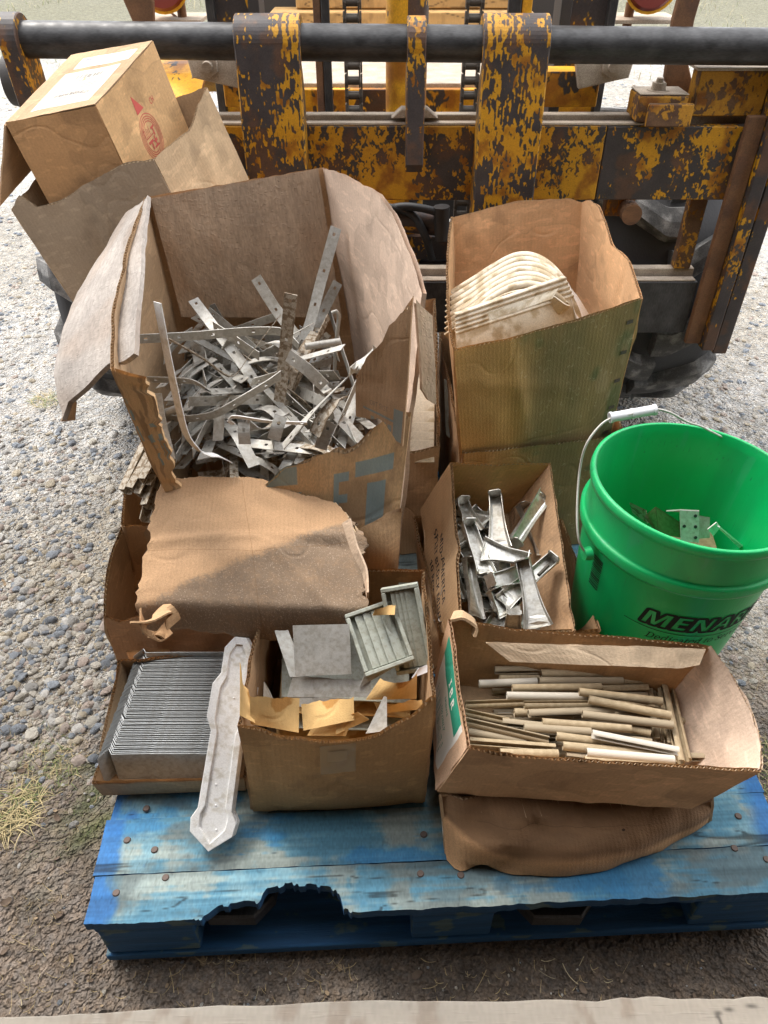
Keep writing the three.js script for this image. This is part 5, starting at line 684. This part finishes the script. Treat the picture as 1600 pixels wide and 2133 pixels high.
{
  const gs = [bracketGeo(1, 0.004), bracketGeo(2, 0.009), bracketGeo(3, 0.013)], r = RNG(55), tab = gextrude([[-0.011, 0], [0.011, 0], [0.011, 0.02], [0.008, 0.024], [-0.008, 0.024], [-0.011, 0.02]], 0.0014, 0.0003);
  const br = (a, b, up, gi, label, group = 'shiny brackets in the bracket carton') => { const g = thing('metal_bracket', label, 'bracket', a, group), d = V(b).sub(V(a)), L = d.length(), z = d.normalize(), x = V(up).cross(z).normalize(), y = z.clone().cross(x); g.quaternion.setFromRotationMatrix(new THREE.Matrix4().makeBasis(x, y, z)); const m = mesh('channel', gs[gi], M.bright, g); m.scale.set(0.82, 0.85, L); const t = mesh('end_tab', tab, M.bright, g); t.rotation.x = 0.25; t.position.set(0, 0.001, -0.0005); return g; };
  br([0.1392, 0.4, -0.952], [0.1606, 0.395, -0.8425], [0.2, 1, 0.2], 0, 'bracket with a bent tab at the left of the bracket carton');
  br([0.1983, 0.4, -1.0294], [0.1911, 0.39, -0.9034], [-0.3, 0.9, 0.2], 1, 'upright bracket at the back centre of the bracket carton');
  br([0.211, 0.38, -0.9271], [0.2776, 0.415, -1.0188], [0.5, 0.6, 0.4], 0, 'dark slanted bracket with a crushed end pointing to the back right');
  br([0.2326, 0.39, -0.8738], [0.1582, 0.405, -0.8873], [0.1, 1, 0.3], 2, 'flared bracket lying crosswise in the middle of the bracket carton');
  br([0.2219, 0.41, -0.8596], [0.2373, 0.36, -0.7616], [-0.5, 0.9, 0.2], 2, 'long flared bracket lying to the front right on top');
  br([0.2757, 0.385, -0.8858], [0.1841, 0.37, -0.802], [0.2, 1, 0.1], 0, 'bracket with a screw running diagonally at the right of the bracket carton');
  br([0.1596, 0.39, -0.8283], [0.227, 0.385, -0.8525], [0, 1, 0.6], 1, 'shiny bracket lying crosswise below the flared one');
  br([0.1353, 0.36, -0.9097], [0.146, 0.33, -0.8101], [0.7, 0.8, 0], 1, 'flat bracket plate with a cross-shaped hole along the left wall');
  br([0.168, 0.375, -0.8241], [0.1922, 0.36, -0.7871], [0.4, 0.9, 0.3], 2, 'crumpled bracket end at the front of the bracket carton');
  br([0.2, 0.37, -0.798], [0.2003, 0.33, -0.778], [0, 0.7, 0.8], 0, 'square-ended bracket standing at the front of the bracket carton');
  br([0.2367, 0.35, -0.8269], [0.2252, 0.33, -0.7839], [0.3, 0.9, 0], 1, 'bracket tucked in the front right corner of the bracket carton');
  br([0.139, 0.37, -1.0472], [0.1541, 0.37, -0.975], [0.2, 0.9, 0.1], 1, 'shaded bracket in the back left corner of the bracket carton');
  br([0.2459, 0.36, -1.0456], [0.2687, 0.35, -0.9296], [0.5, 0.9, 0], 0, 'shaded bracket leaning along the right wall of the bracket carton');
  for (let i = 0; i < 26; i++) { const k = i / 26, z = -0.82 - 0.22 * r(), y = lerp(0.27, 0.345, (-z - 0.8) / 0.27) + 0.025 * k, x = 0.115 + 0.09 * r(), a = r() * 3.14, L = 0.06 + 0.03 * r(); const p = [x - Math.cos(a) * L / 3, y, z - Math.sin(a) * L / 2], q = [x + Math.cos(a) * L / 3, y + 0.015 * (r() - 0.3), z + Math.sin(a) * L / 2]; br(p, q, [r() - 0.5, 0.8, r() - 0.5], i % 3, 'one of the brackets buried deep in the bracket carton'); }
  // spring-like screw
  tag(mesh('screw', gcyl(V([0.2615, 0.398, -0.8589]), V([0.2437, 0.395, -0.8403]), 0.003, 0.003, 10), M.chain), 'small dark screw lying on the diagonal bracket', 'screw');
}
// ---------------------------------------------------------------- plates in the tray
{
  const plan = [[-0.432, 0.006], [-0.42, -0.013], [-0.413, -0.003], [-0.362, -0.004], [-0.356, -0.0046], [-0.35, -0.004], [-0.29, -0.004], [-0.284, -0.0046], [-0.278, -0.004], [-0.232, -0.004]], t = 0.0009, h = 0.062;
  const o = [...plan, ...plan.slice().reverse().map(([x, z]) => [x + 0.0004, z - t])].map(([x, z]) => [x, -z]), g = new THREE.ExtrudeGeometry(new THREE.Shape(o.map((p) => new THREE.Vector2(...p))), { depth: h, bevelEnabled: false }); g.rotateX(-Math.PI / 2); const gg = boxUV(g);
  const blueZinc = [0.75, 0.85, 0.66].map((c) => zinc(c, 0.2, { color: new THREE.Color(c * 0.9, c * 0.96, c * 1.05) })), r = RNG(8), n = 58; for (let i = 0; i < n; i++) { const m = mesh('metal_plate', gg, blueZinc[i % 3]); m.position.set(0.006 * i / n - 0.004 + 0.0015 * (r() - 0.5), 0.147 + 0.0015 * r() - (i / n) * 0.006, -0.63 - i * 0.0034); m.rotation.x = -0.1 + 0.02 * (r() - 0.5); tag(m, i === 0 ? 'frontmost plate of the stack, facing out, in the shallow tray' : i === n - 1 ? 'bright plate at the back of the stack in the shallow tray' : 'one of the thin grey ribbed plates stacked on edge in the shallow tray', 'plate', 'plates stacked in the tray'); if (i === n - 1) m.scale.y = 1.16; }
}
// ---------------------------------------------------------------- white pointed brackets
{
  const ol = [[0, 0], [0.03, 0.028], [0.033, 0.05], [0.024, 0.068], [0.022, 0.2], [0.034, 0.222], [0.032, 0.28], [0.02, 0.3], [0.02, 0.345], [0.008, 0.365], [-0.008, 0.365], [-0.02, 0.345], [-0.02, 0.3], [-0.03, 0.28], [-0.031, 0.222], [-0.022, 0.2], [-0.024, 0.068], [-0.032, 0.05], [-0.03, 0.028]];
  const shrink = (k) => { const s = new THREE.Path(); const q = ol.map(([x, y]) => [x * k, 0.18 + (y - 0.18) * (1 - (1 - k) * 0.17)]); s.setFromPoints(q.map((p) => new THREE.Vector2(...p))); return s; };
  const rim = new THREE.Shape(ol.map((p) => new THREE.Vector2(...p))); rim.holes.push(shrink(0.66));
  const rg = boxUV(new THREE.ExtrudeGeometry(rim, { depth: 0.0035, bevelEnabled: true, bevelSize: 0.0012, bevelThickness: 0.0012, bevelSegments: 2 })), pg = gextrude(ol.map(([x, y]) => [x * 0.93, 0.18 + (y - 0.18) * 0.985]), 0.003, 0.0006), dot = gcyl(V(0, 0, 0), V(0, 0, 0.0025), 0.0035, 0.002, 10);
  const a = V([-0.2531, 0.153, -0.5204]), b = V([-0.2174, 0.345, -0.7329]), y = b.clone().sub(a).normalize(), zz = V(0, 0.75, 0.65), x = y.clone().cross(zz).normalize(), nz = x.clone().cross(y);
  for (let i = 0; i < 3; i++) { const g = thing('white_bracket', ['uppermost white pointed bracket reaching from the tray down onto the pallet', 'middle white pointed bracket, nested under the uppermost one', 'lowest white pointed bracket, resting on the pallet board'][i], 'bracket', a.clone().addScaledVector(nz, 0.004 - i * 0.0062).addScaledVector(x, i * 0.001).toArray(), 'nested white pointed brackets'); g.quaternion.setFromRotationMatrix(new THREE.Matrix4().makeBasis(x, y, nz)); const sc = a.distanceTo(b) / 0.345; g.scale.set(1, sc, 1); mesh('plate', pg, M.whitePaint, g); mesh('raised_rim', rg, M.whitePaint, g).position.z = 0.0022; for (const [dx, dy] of [[0.006, 0.035], [0, 0.075], [-0.004, 0.11], [0.003, 0.26]]) { const dm = mesh('dimple', dot, M.whitePaint, g); dm.position.set(dx, dy, 0.003); dm.scale.set(0.6, 0.6, 0.6); }; }
}
// ---------------------------------------------------------------- vents, plates and envelopes
{
  const flat = (q, th, mat, name, label, cat, o = {}) => { const g = thing(name, label, cat, q[0]); wall(g, 'sheet', mat, q, { th, flute: false, wob: o.wob ?? 0.0004, tear: o.tear ?? 0, seed: o.seed ?? 5, nu: 18, nv: 18, ...o }); return g; };
  flat([[-0.1285, 0.352, -0.6774], [-0.0473, 0.352, -0.6809], [-0.05, 0.41, -0.7251], [-0.1316, 0.41, -0.7224]], 0.0025, zinc(0.86, 0.15), 'flat_plate', 'flat square grey plate standing in the middle of the vent carton', 'plate');
  const vg = (g, w, h) => { // louvred vent: tray with raised frame and slats
    mesh('back_plate', gbox(0, w, 0, h, 0, 0.002, 0.0008), M.plasticGrey, g); for (const [x0, x1, y0, y1] of [[0, w, 0, 0.006], [0, w, h - 0.006, h], [0, 0.006, 0.0065, h - 0.0065], [w - 0.006, w, 0.0065, h - 0.0065]]) mesh('frame_bar', gbox(x0, x1, y0, y1, 0.0022, 0.014, 0.0012), M.plasticGrey, g);
    for (let i = 0; i < 4; i++) { const s = mesh('louvre', gbox(-0.0075, 0.0075, 0, h - 0.015, -0.0012, 0.0012, 0.0006), M.plasticGrey, g); s.position.set(0.02 + i * (w - 0.03) / 3.6, 0.0075, 0.007); s.rotation.y = 0.3; } };
  const place = (label, o, xd, yd, w = 0.1, h = 0.12, name = 'louvred_vent') => { const g = thing(name, label, 'vent', o, 'grey vents in the vent carton'), X = V(xd).normalize(), Z0 = X.clone().cross(V(yd)).normalize(), Yv = Z0.clone().cross(X); g.quaternion.setFromRotationMatrix(new THREE.Matrix4().makeBasis(X, Yv, Z0)); vg(g, w, h); return g; };
  const sub = (a, b) => V(a).sub(V(b)).toArray();
  place('louvred vent lying tilted right of the flat square plate', [-0.0264, 0.35, -0.6755], sub([0.0392, 0.36, -0.6972], [-0.0264, 0.35, -0.6755]), sub([-0.0551, 0.385, -0.7305], [-0.0264, 0.35, -0.6755]), 0.075, 0.095);
  place('louvred vent standing on edge against the right wall of the vent carton', [0.02, 0.33, -0.6997], sub([0.0654, 0.34, -0.7007], [0.02, 0.33, -0.6997]), sub([0, 0.42, -0.7679], [0.02, 0.33, -0.6997]), 0.055, 0.13);
  for (let i = 0; i < 4; i++) flat([[-0.0 + 0.013 + i * 0.009, 0.27, -0.76 - i * 0.012], [0.05 + i * 0.0005, 0.27, -0.765 - i * 0.012], [0.038 + i * 0.003, 0.385 + i * 0.004, -0.785 - i * 0.012], [-0.004 + i * 0.009, 0.39 + i * 0.004, -0.78 - i * 0.012]], 0.0022, M.plasticGrey, 'vent_plate', ['first', 'second', 'third', 'rearmost'][i] + ' of the grey plates stepped along the right back of the vent carton', 'plate');
  // folded dark tray under the square plate
  const fold = thing('folded_tray', 'dark grey folded metal tray across the middle of the vent carton', 'tray', [-0.0695, 0.33, -0.6601]); const fl = (q, s) => wall(fold, 'sheet', zinc(0.62, 0.25), q, { th: 0.002, flute: false, wob: 0.0008, seed: s, nu: 20, nv: 10 });
  fl([[-0.1408, 0.325, -0.6604], [-0.0195, 0.325, -0.6604], [-0.0196, 0.34, -0.6781], [-0.133, 0.345, -0.6828]], 3); fl([[-0.137, 0.345, -0.6811], [-0.112, 0.343, -0.6809], [-0.1436, 0.375, -0.7447], [-0.1635, 0.375, -0.7428]], 4); fl([[-0.0362, 0.337, -0.6684], [0.0297, 0.352, -0.7036], [0.0297, 0.36, -0.7114], [-0.0279, 0.35, -0.6815]], 5); fl([[-0.1393, 0.315, -0.651], [-0.0488, 0.315, -0.651], [-0.0452, 0.325, -0.6579], [-0.1396, 0.325, -0.6621]], 6);
  flat([[-0.174, 0.32, -0.6425], [-0.1517, 0.32, -0.6408], [-0.1652, 0.345, -0.659], [-0.1727, 0.35, -0.6687]], 0.002, zinc(0.75, 0.2), 'plate_corner', 'pointed corner of a grey plate showing between the envelopes', 'plate'); flat([[-0.0251, 0.335, -0.5928], [0.004, 0.335, -0.5974], [0.004, 0.36, -0.6349], [0, 0.362, -0.635]], 0.002, zinc(0.9, 0.2), 'pale_plate', 'pale grey plate edge standing at the front of the vent carton', 'plate'); flat([[0.0403, 0.35, -0.6755], [0.0626, 0.355, -0.682], [0.0628, 0.36, -0.6911], [0.05, 0.36, -0.685]], 0.004, M.paper, 'white_scrap', 'scrap of white card at the right of the vent carton', 'card');
  const env = (q, label, s, o = {}) => flat(q, 0.0012, M.manila, 'torn_envelope', label, 'envelope', { wob: 0.006, tear: 0.006, seed: s, bend: (a, b) => (o.curl ?? 0.012) * Math.sin(a * 3.1 + s) * b, nu: 26, nv: 20 });
  env([[-0.182, 0.352, -0.5966], [-0.1176, 0.335, -0.5944], [-0.1155, 0.37, -0.6228], [-0.1844, 0.375, -0.6239]], 'pale torn envelope at the front left of the vent carton', 1); env([[-0.1944, 0.37, -0.598], [-0.1751, 0.355, -0.5961], [-0.1779, 0.385, -0.6325], [-0.2048, 0.405, -0.6528]], 'brown torn envelope curling out over the left wall of the vent carton', 2, { curl: 0.02 });
  env([[-0.1106, 0.34, -0.5941], [-0.0411, 0.345, -0.6076], [-0.0418, 0.37, -0.6292], [-0.1141, 0.36, -0.6205]], 'crumpled pale envelope at the front centre of the vent carton', 3); env([[-0.1065, 0.325, -0.5964], [-0.0532, 0.325, -0.5949], [-0.0413, 0.345, -0.6154], [-0.0935, 0.34, -0.6126]], 'folded envelope tucked under the crumpled pale one', 4); env([[-0.0663, 0.33, -0.5946], [-0.02, 0.34, -0.611], [-0.0367, 0.35, -0.6197], [-0.065, 0.345, -0.6076]], 'small envelope scrap near the front middle', 5);
  env([[-0.0256, 0.352, -0.6358], [0.0459, 0.352, -0.6375], [0.0459, 0.38, -0.6608], [-0.0067, 0.375, -0.6497]], 'orange-brown folded envelope right of the grey vents', 6, { curl: 0.02 }); env([[-0.0068, 0.335, -0.6239], [0.0554, 0.34, -0.6284], [0.0539, 0.35, -0.6341], [-0.0135, 0.35, -0.6341]], 'dark orange envelope under the folded one at the right', 7); env([[-0.0167, 0.415, -0.7373], [0.0154, 0.415, -0.7392], [0.0175, 0.425, -0.7469], [-0.0139, 0.425, -0.7432]], 'strip of envelope on top of the vents near the back', 8);
  for (let i = 0; i < 7; i++) flat([[-0.18 + i * 0.004, 0.15 + i * 0.022, -0.62 - 0.012 * i], [0.04, 0.15 + i * 0.022, -0.62 - 0.01 * i], [0.035, 0.16 + i * 0.022, -0.85], [-0.17, 0.158 + i * 0.022, -0.85]], 0.0025, i % 2 ? M.manila : M.plasticGrey, i % 2 ? 'packing_sheet' : 'buried_plate', i % 2 ? `brown packing sheet deep in the vent carton, ${['', 'lowest', '', 'middle', '', 'upper'][i]} layer` : `grey plate deep in the vent carton, ${['bottom', '', 'second', '', 'third', '', 'top'][i]} layer`, i % 2 ? 'paper' : 'plate', { wob: 0.002 });
}
// ---------------------------------------------------------------- ribbed mouldings in the tall carton
const MOULD = [[[0.1357, 0.6, -1.4313], [0.1766, 0.625, -1.4359], [0.2181, 0.65, -1.4443], [0.258, 0.672, -1.4421], [0.2874, 0.675, -1.4344], [0.3147, 0.668, -1.4136], [0.3376, 0.65, -1.3971], [0.3589, 0.62, -1.4016]],
  [[0.1339, 0.6, -1.4052], [0.1741, 0.625, -1.4092], [0.2153, 0.65, -1.4192], [0.2545, 0.672, -1.4166], [0.2837, 0.675, -1.4103], [0.3112, 0.668, -1.3926], [0.3344, 0.65, -1.3791], [0.3563, 0.62, -1.3874]],
  [[0.1321, 0.6, -1.3797], [0.1718, 0.625, -1.3832], [0.2125, 0.65, -1.3948], [0.2512, 0.672, -1.3918], [0.2802, 0.675, -1.3868], [0.3078, 0.668, -1.3721], [0.3313, 0.65, -1.3615], [0.3537, 0.62, -1.3735]],
  [[0.1304, 0.6, -1.3549], [0.1695, 0.625, -1.3578], [0.2098, 0.65, -1.371], [0.2479, 0.672, -1.3677], [0.2767, 0.675, -1.3639], [0.3045, 0.668, -1.352], [0.3282, 0.65, -1.3442], [0.3511, 0.62, -1.3598]],
  [[0.1287, 0.6, -1.3308], [0.1672, 0.625, -1.3332], [0.2072, 0.65, -1.3478], [0.2447, 0.672, -1.3441], [0.2733, 0.675, -1.3415], [0.3012, 0.668, -1.3324], [0.3251, 0.65, -1.3273], [0.3486, 0.62, -1.3463]],
  [[0.1271, 0.6, -1.3073], [0.165, 0.625, -1.3091], [0.2046, 0.65, -1.3252], [0.2416, 0.672, -1.3211], [0.27, 0.675, -1.3197], [0.298, 0.668, -1.3131], [0.3221, 0.65, -1.3106], [0.3461, 0.62, -1.333]],
  [[0.1255, 0.6, -1.2843], [0.1629, 0.625, -1.2858], [0.2021, 0.65, -1.3031], [0.2386, 0.672, -1.2988], [0.2668, 0.675, -1.2984], [0.2948, 0.668, -1.2943], [0.3192, 0.65, -1.2943], [0.3436, 0.62, -1.3199]]];
{
  for (let k = 0; k < 7; k++) { const d = 0.75, o = k * 17, g = thing('ribbed_moulding', ['rearmost', 'second', 'third', 'fourth', 'fifth', 'sixth', 'frontmost'][k] + ' of the curved ivory mouldings nested in the tall stapled carton', 'moulding', [0.27, 0.62, -1.4], 'curved mouldings in the stapled carton');
    const pts = MOULD[k].map((p) => addv(p, g.position.toArray(), -1)), cv = new THREE.CatmullRomCurve3(pts.map((p) => V(p))); { const tg = new THREE.TubeGeometry(cv, 50, 0.0078, 12), uv = tg.attributes.uv; for (let i = 0; i < uv.count; i++) uv.setXY(i, uv.getX(i) * 0.35, uv.getY(i) * 0.08 + k * 0.13); mesh('rib', tg, M.ivory, g); }; mesh('skirt', ribbon(pts.map((p) => addv(p, [0, -0.03, 0.004])), 0.055, 0.003, V(0, 0.97, 0.25), [], 40), M.ivory, g); }
  const g = thing('ribbed_sheet', 'straight ribbed ivory moulding with a wide plain face at the front of the stapled carton', 'moulding', [0.26, 0.58, -1.25]);
  wall(g, 'face', M.ivory, [[0.125, 0.6, -1.1691], [0.3738, 0.6, -1.3189], [0.3229, 0.69, -1.305], [0.1185, 0.67, -1.1944]], { th: 0.003, flute: false, wob: 0.002, seed: 3, nv: 70, nu: 30, tear: 0, bend: (s, t) => t > 0.5 ? 0.004 * Math.abs(Math.sin((t - 0.5) * Math.PI * 10)) : 0.003 * Math.sin(t * 5) });
  wall(g, 'end_face', M.whitePaint, [[0.3669, 0.59, -1.3033], [0.3997, 0.585, -1.3693], [0.3444, 0.66, -1.3203], [0.3235, 0.689, -1.3075]], { th: 0.003, flute: false, wob: 0.002, seed: 4 }); wall(g, 'loose_strip', M.ivory, [[0.1785, 0.664, -1.1776], [0.2928, 0.676, -1.2387], [0.302, 0.686, -1.2519], [0.1746, 0.676, -1.1816]], { th: 0.0016, flute: false, wob: 0.004, tear: 0.005, seed: 5 });
}
// ---------------------------------------------------------------- slats, plates and channel strips at the back
{
  const rows = [[0.0787, 0.455, -1.3529], [0.0772, 0.45, -1.3119], [0.076, 0.445, -1.2762], [0.075, 0.44, -1.2455], [0.0738, 0.435, -1.2123], [0.0727, 0.43, -1.1804], [0.0719, 0.425, -1.1559], [0.0713, 0.42, -1.1352]];
  rows.forEach((p, i) => { const m = mesh('siding_piece', gbox(-0.034, 0.03, -0.002, 0.002, -0.022, 0.022, 0.0008), M.ivory); m.position.set(p[0] - 0.004 - i * 0.0005, p[1] - 0.006, p[2] - 0.014); m.rotation.x = 0.62; tag(m, `${['rearmost', 'second', 'third', 'fourth', 'fifth', 'sixth', 'seventh', 'frontmost'][i]} of the overlapping grey slats in the narrow carton`, 'siding', 'overlapping slats in the narrow carton'); });
  for (const [q, l] of [[[[0.1331, 0.33, -1.3298], [0.153, 0.33, -1.2941], [0.142, 0.42, -1.3858], [0.129, 0.42, -1.4058]], 'dark grey plate standing in the gap left of the stapled carton'], [[[0.1504, 0.31, -1.341], [0.1639, 0.31, -1.3139], [0.1538, 0.36, -1.3304], [0.1427, 0.36, -1.3452]], 'lower grey plate end in the gap left of the stapled carton']]) { const g = thing('gap_plate', l, 'plate', q[0]); wall(g, 'sheet', M.plasticGrey, q, { th: 0.003, flute: false, wob: 0.0004 }); }
  const ch = [[0, 0], [0.02, 0], [0.02, 0.016], [0.0184, 0.016], [0.0184, 0.0016], [0.0016, 0.0016], [0.0016, 0.016], [0, 0.016]];
  const lin = [[[-0.4664, 0.385, -1.0563], [-0.4433, 0.42, -1.126]], [[-0.451, 0.395, -1.052], [-0.4228, 0.43, -1.1151]], [[-0.4383, 0.385, -1.048], [-0.4161, 0.42, -1.108]], [[-0.4273, 0.41, -1.0524], [-0.4081, 0.43, -1.1121]], [[-0.4234, 0.37, -1.0309], [-0.4113, 0.4, -1.1011]], [[-0.4132, 0.355, -1.0114], [-0.4081, 0.38, -1.0625]]];
  lin.forEach(([a, b], i) => { const d = V(b).sub(V(a)), L = d.length() * 1.6, g = boxUV(new THREE.ExtrudeGeometry(new THREE.Shape(ch.map((p) => new THREE.Vector2(...p))), { depth: L, bevelEnabled: false })), m = mesh('channel_strip', g, M.zincDirty); m.position.set(...a); m.quaternion.setFromUnitVectors(V(0, 0, 1), d.normalize()); m.rotateZ([3.14, 3.1, 3.3, 2.9, 3.5, 2.8][i]); tag(m, `${['leftmost', 'second', 'third', 'fourth', 'fifth', 'nearest'][i]} of the grey channel strips in the carton left of the torn carton`, 'channel', 'channel strips in the left carton'); });
}
// ---------------------------------------------------------------- green bucket
{
  const b = thing('green_bucket', 'bright green plastic bucket with black lettering and a wire handle', 'bucket', [0.463, 0.148, -0.905]); b.scale.set(1.045, 1.045, 1.045); b.rotation.z = -0.045;
  const pts = [[0.0, 0.004], [0.117, 0.004], [0.121, 0.012], [0.145, 0.27], [0.1462, 0.278], [0.1535, 0.28], [0.1545, 0.284], [0.1555, 0.296], [0.152, 0.299], [0.1478, 0.301], [0.1492, 0.352], [0.154, 0.354], [0.1555, 0.361], [0.1545, 0.368], [0.151, 0.37], [0.1475, 0.368], [0.1465, 0.35], [0.1435, 0.29], [0.1185, 0.016], [0.1, 0.009], [0, 0.009]].map(([r, y]) => new THREE.Vector2(r, y));
  const green = new THREE.MeshPhysicalMaterial({ map: colorTex(1024, 384, (u, v) => { const sc = sstep(0.64, 0.78, fbm(u * 60, v * 10, 901, 4, 60, 10)), ln = (1 - sstep(0, 0.008, Math.abs(fbm(u * 26, v * 6, 903, 3, 26, 6) - 0.5))) * sstep(0.55, 0.65, fbm(u * 9, v * 5, 905, 3, 9, 5)), d = sstep(0.5, 0.75, fbm(u * 16, v * 9, 907, 5, 16, 9)), sp = noise(u * 500, v * 200, 909, 500, 200) > 0.95 ? 1 : 0; let c = mix3([6, 196, 112], [14, 182, 106], d); c = mix3(c, [120, 186, 146], 0.35 * sc + 0.45 * ln); return mix3(c, [70, 110, 80], 0.4 * sp); }), roughness: 0.38, transmission: 0.28, thickness: 0, side: THREE.DoubleSide, bumpMap: tiled(dustBump, 6, 4), bumpScale: 0.0005 });
  mesh('shell', new THREE.LatheGeometry(pts, 96), green, b);
  const wrap = (name, mat, a0, a1, y0, y1, dr = 0.0008) => { const pos = [], uv = [], idx = [], n = 40; for (let i = 0; i <= n; i++) for (let j = 0; j <= 4; j++) { const a = lerp(a0, a1, i / n), y = lerp(y0, y1, j / 4), r = lerp(0.121, 0.145, (y - 0.012) / 0.258) + dr; pos.push(r * Math.sin(a), y, r * Math.cos(a)); uv.push(i / n, j / 4); } for (let i = 0; i < n; i++) for (let j = 0; j < 4; j++) { const k = i * 5 + j, l = k + 5; idx.push(k, l, k + 1, l, l + 1, k + 1); } return mesh(name, rawGeo(pos, uv, idx), mat, b); };
  wrap('lettering', ink(1400, 420, (x, w, h) => { x.save(); x.transform(1, 0, -0.18, 1, 60, 0); x.font = 'bold 190px sans-serif'; x.lineJoin = 'round'; x.strokeStyle = '#0c1a12'; x.lineWidth = 44; x.strokeText('MENARDS', 60, 190, 1180); x.restore(); x.save(); x.transform(1, 0, -0.18, 1, 60, 0); x.globalCompositeOperation = 'destination-out'; x.font = 'bold 190px sans-serif'; x.fillText('MENARDS', 60, 190, 1180); x.restore(); x.strokeStyle = '#0c1a12'; x.lineWidth = 6; x.beginPath(); x.moveTo(0, 225); x.quadraticCurveTo(400, 262, 1380, 250); x.stroke(); x.fillStyle = '#0c1a12'; x.font = 'italic 84px serif'; x.fillText('Dedicated to Service & Quality®', 150, 340, 1100); }), -0.72, 1.75, 0.15, 0.236);
  wrap('barcode', ink(300, 300, (x, w, h) => { x.fillStyle = '#0d1a12'; const r = RNG(3); let k = 10; while (k < 270) { const q = 3 + r() * 8; x.fillRect(10, k, 240, q); k += q + 4 + r() * 7; } }), -1.28, -1.08, 0.19, 0.26);
  const L = (p) => b.worldToLocal(V(p)).toArray(); b.updateMatrixWorld();
  const hp = [[-0.1525, 0.262, 0.05], [-0.168, 0.285, 0.045], ...[[0.303, 0.53, -0.9286], [0.3091, 0.575, -0.9418], [0.3297, 0.6, -0.9568], [0.3439, 0.608, -0.9617], [0.3765, 0.615, -0.9642], [0.4116, 0.616, -0.9761], [0.4354, 0.61, -0.9774], [0.4734, 0.585, -0.989], [0.5238, 0.55, -1.0214]].map(L), [0.12, 0.33, -0.13], [0.135, 0.262, -0.085]];
  mesh('wire_handle', gtube(hp, 0.0018, 90, 8), M.zinc[2], b);
  const g0 = V(L([0.343, 0.608, -0.9644])), g1 = V(L([0.4141, 0.616, -0.9748])), grip = mesh('grip', mergeGeometries([gcyl(g0, g1, 0.0072, 0.0072, 18), gcyl(g0, g0.clone().lerp(g1, 0.05), 0.0082, 0.0082, 18), gcyl(g0.clone().lerp(g1, 0.47), g0.clone().lerp(g1, 0.52), 0.008, 0.008, 18), gcyl(g0.clone().lerp(g1, 0.95), g1, 0.0082, 0.0082, 18)]), std({ color: new THREE.Color(0.75, 0.76, 0.78), roughness: 0.5 }), b);
  mesh('handle_ear', gcyl(V(-0.147, 0.262, 0.048), V(-0.1575, 0.262, 0.051), 0.011, 0.009, 14), green, b);
  // hardware in the bucket
  const brass = std({ color: new THREE.Color(0.42, 0.35, 0.2), roughness: 0.45, metalness: 0.7, map: tiled(zincTex, 6, 6) });
  const item = (name, label, cat, q, mat, th = 0.002) => { const g = thing(name, label, cat, q[0][0]); q.forEach((p, i) => wall(g, i ? 'leg' : 'plate', mat, p, { th, flute: false, wob: 0.0003, nu: 8, nv: 8, seed: i + 2 })); return g; };
  const ang = item('brass_angle', 'rust-spotted brass-coloured angle plate in the green bucket', 'bracket', [[[0.4576, 0.4, -0.9325], [0.4974, 0.39, -0.9341], [0.4944, 0.42, -0.9339], [0.4467, 0.445, -0.9484]], [[0.4356, 0.42, -0.951], [0.4576, 0.4, -0.9325], [0.4467, 0.445, -0.9484], [0.4276, 0.44, -0.9348]]], brass);
  const pl = item('perforated_angle', 'galvanised angle plate with a row of holes in the green bucket', 'bracket', [[[0.4886, 0.4, -0.9135], [0.5179, 0.4, -0.9112], [0.5113, 0.45, -0.9326], [0.4808, 0.45, -0.935]], [[0.4641, 0.44, -0.9446], [0.4824, 0.45, -0.935], [0.5113, 0.45, -0.9326], [0.5012, 0.43, -0.954]]], M.zinc[0]);
  for (const [u, v] of [[1, 0], [1, 1], [1, 2], [0, 1]]) { const p = pl.children[0].at(0.2 + 0.6 * u, 0.16 + v * 0.34, 0.0016), q = pl.children[0].at(0.2 + 0.6 * u, 0.16 + v * 0.34, 0.0022); mesh('hole', gcyl(p, q, 0.0028, 0.0028, 10), M.hose, pl); }
  item('grey_plate', 'grey plate standing behind the perforated angle in the bucket', 'plate', [[[0.524, 0.39, -0.9317], [0.5457, 0.39, -0.9341], [0.5396, 0.425, -0.9451], [0.514, 0.43, -0.9441]]], M.plasticGrey); item('dull_plate', 'dull plate leaning on the left inside of the bucket', 'plate', [[[0.4283, 0.4, -0.9872], [0.4526, 0.39, -0.971], [0.4419, 0.42, -0.9685], [0.4143, 0.43, -0.9767]]], M.zincDirty);
  item('white_hook', 'small white bent hook strip at the right in the bucket', 'hook', [[[0.5301, 0.42, -0.9219], [0.5438, 0.405, -0.9221], [0.5488, 0.425, -0.9209], [0.5398, 0.435, -0.9214]], [[0.54, 0.43, -0.9224], [0.5467, 0.428, -0.9175], [0.6271, 0.35, -0.9464], [0.6172, 0.35, -0.9464]]], M.whitePaint);
  for (let i = 0; i < 7; i++) { const a = i * 0.9, x = 0.487 + 0.05 * Math.cos(a), z = -0.9 + 0.05 * Math.sin(a); item('bucket_bracket', `${['lowest', 'second', 'third', 'fourth', 'fifth', 'sixth', 'uppermost'][i]} of the hardware plates piled at the bottom of the bucket`, 'plate', [[[x - 0.045, 0.2 + i * 0.026, z + 0.04], [x + 0.045, 0.205 + i * 0.026, z + 0.03], [x + 0.05, 0.22 + i * 0.025, z - 0.045], [x - 0.04, 0.21 + i * 0.026, z - 0.04]]], [M.zincDirty, M.zinc[1], brass, M.zinc[3]][i % 4]); }
}
scene.traverse((o) => { if (o.isMesh) { o.castShadow = true; o.receiveShadow = true; } });
renderer.render(scene, camera);
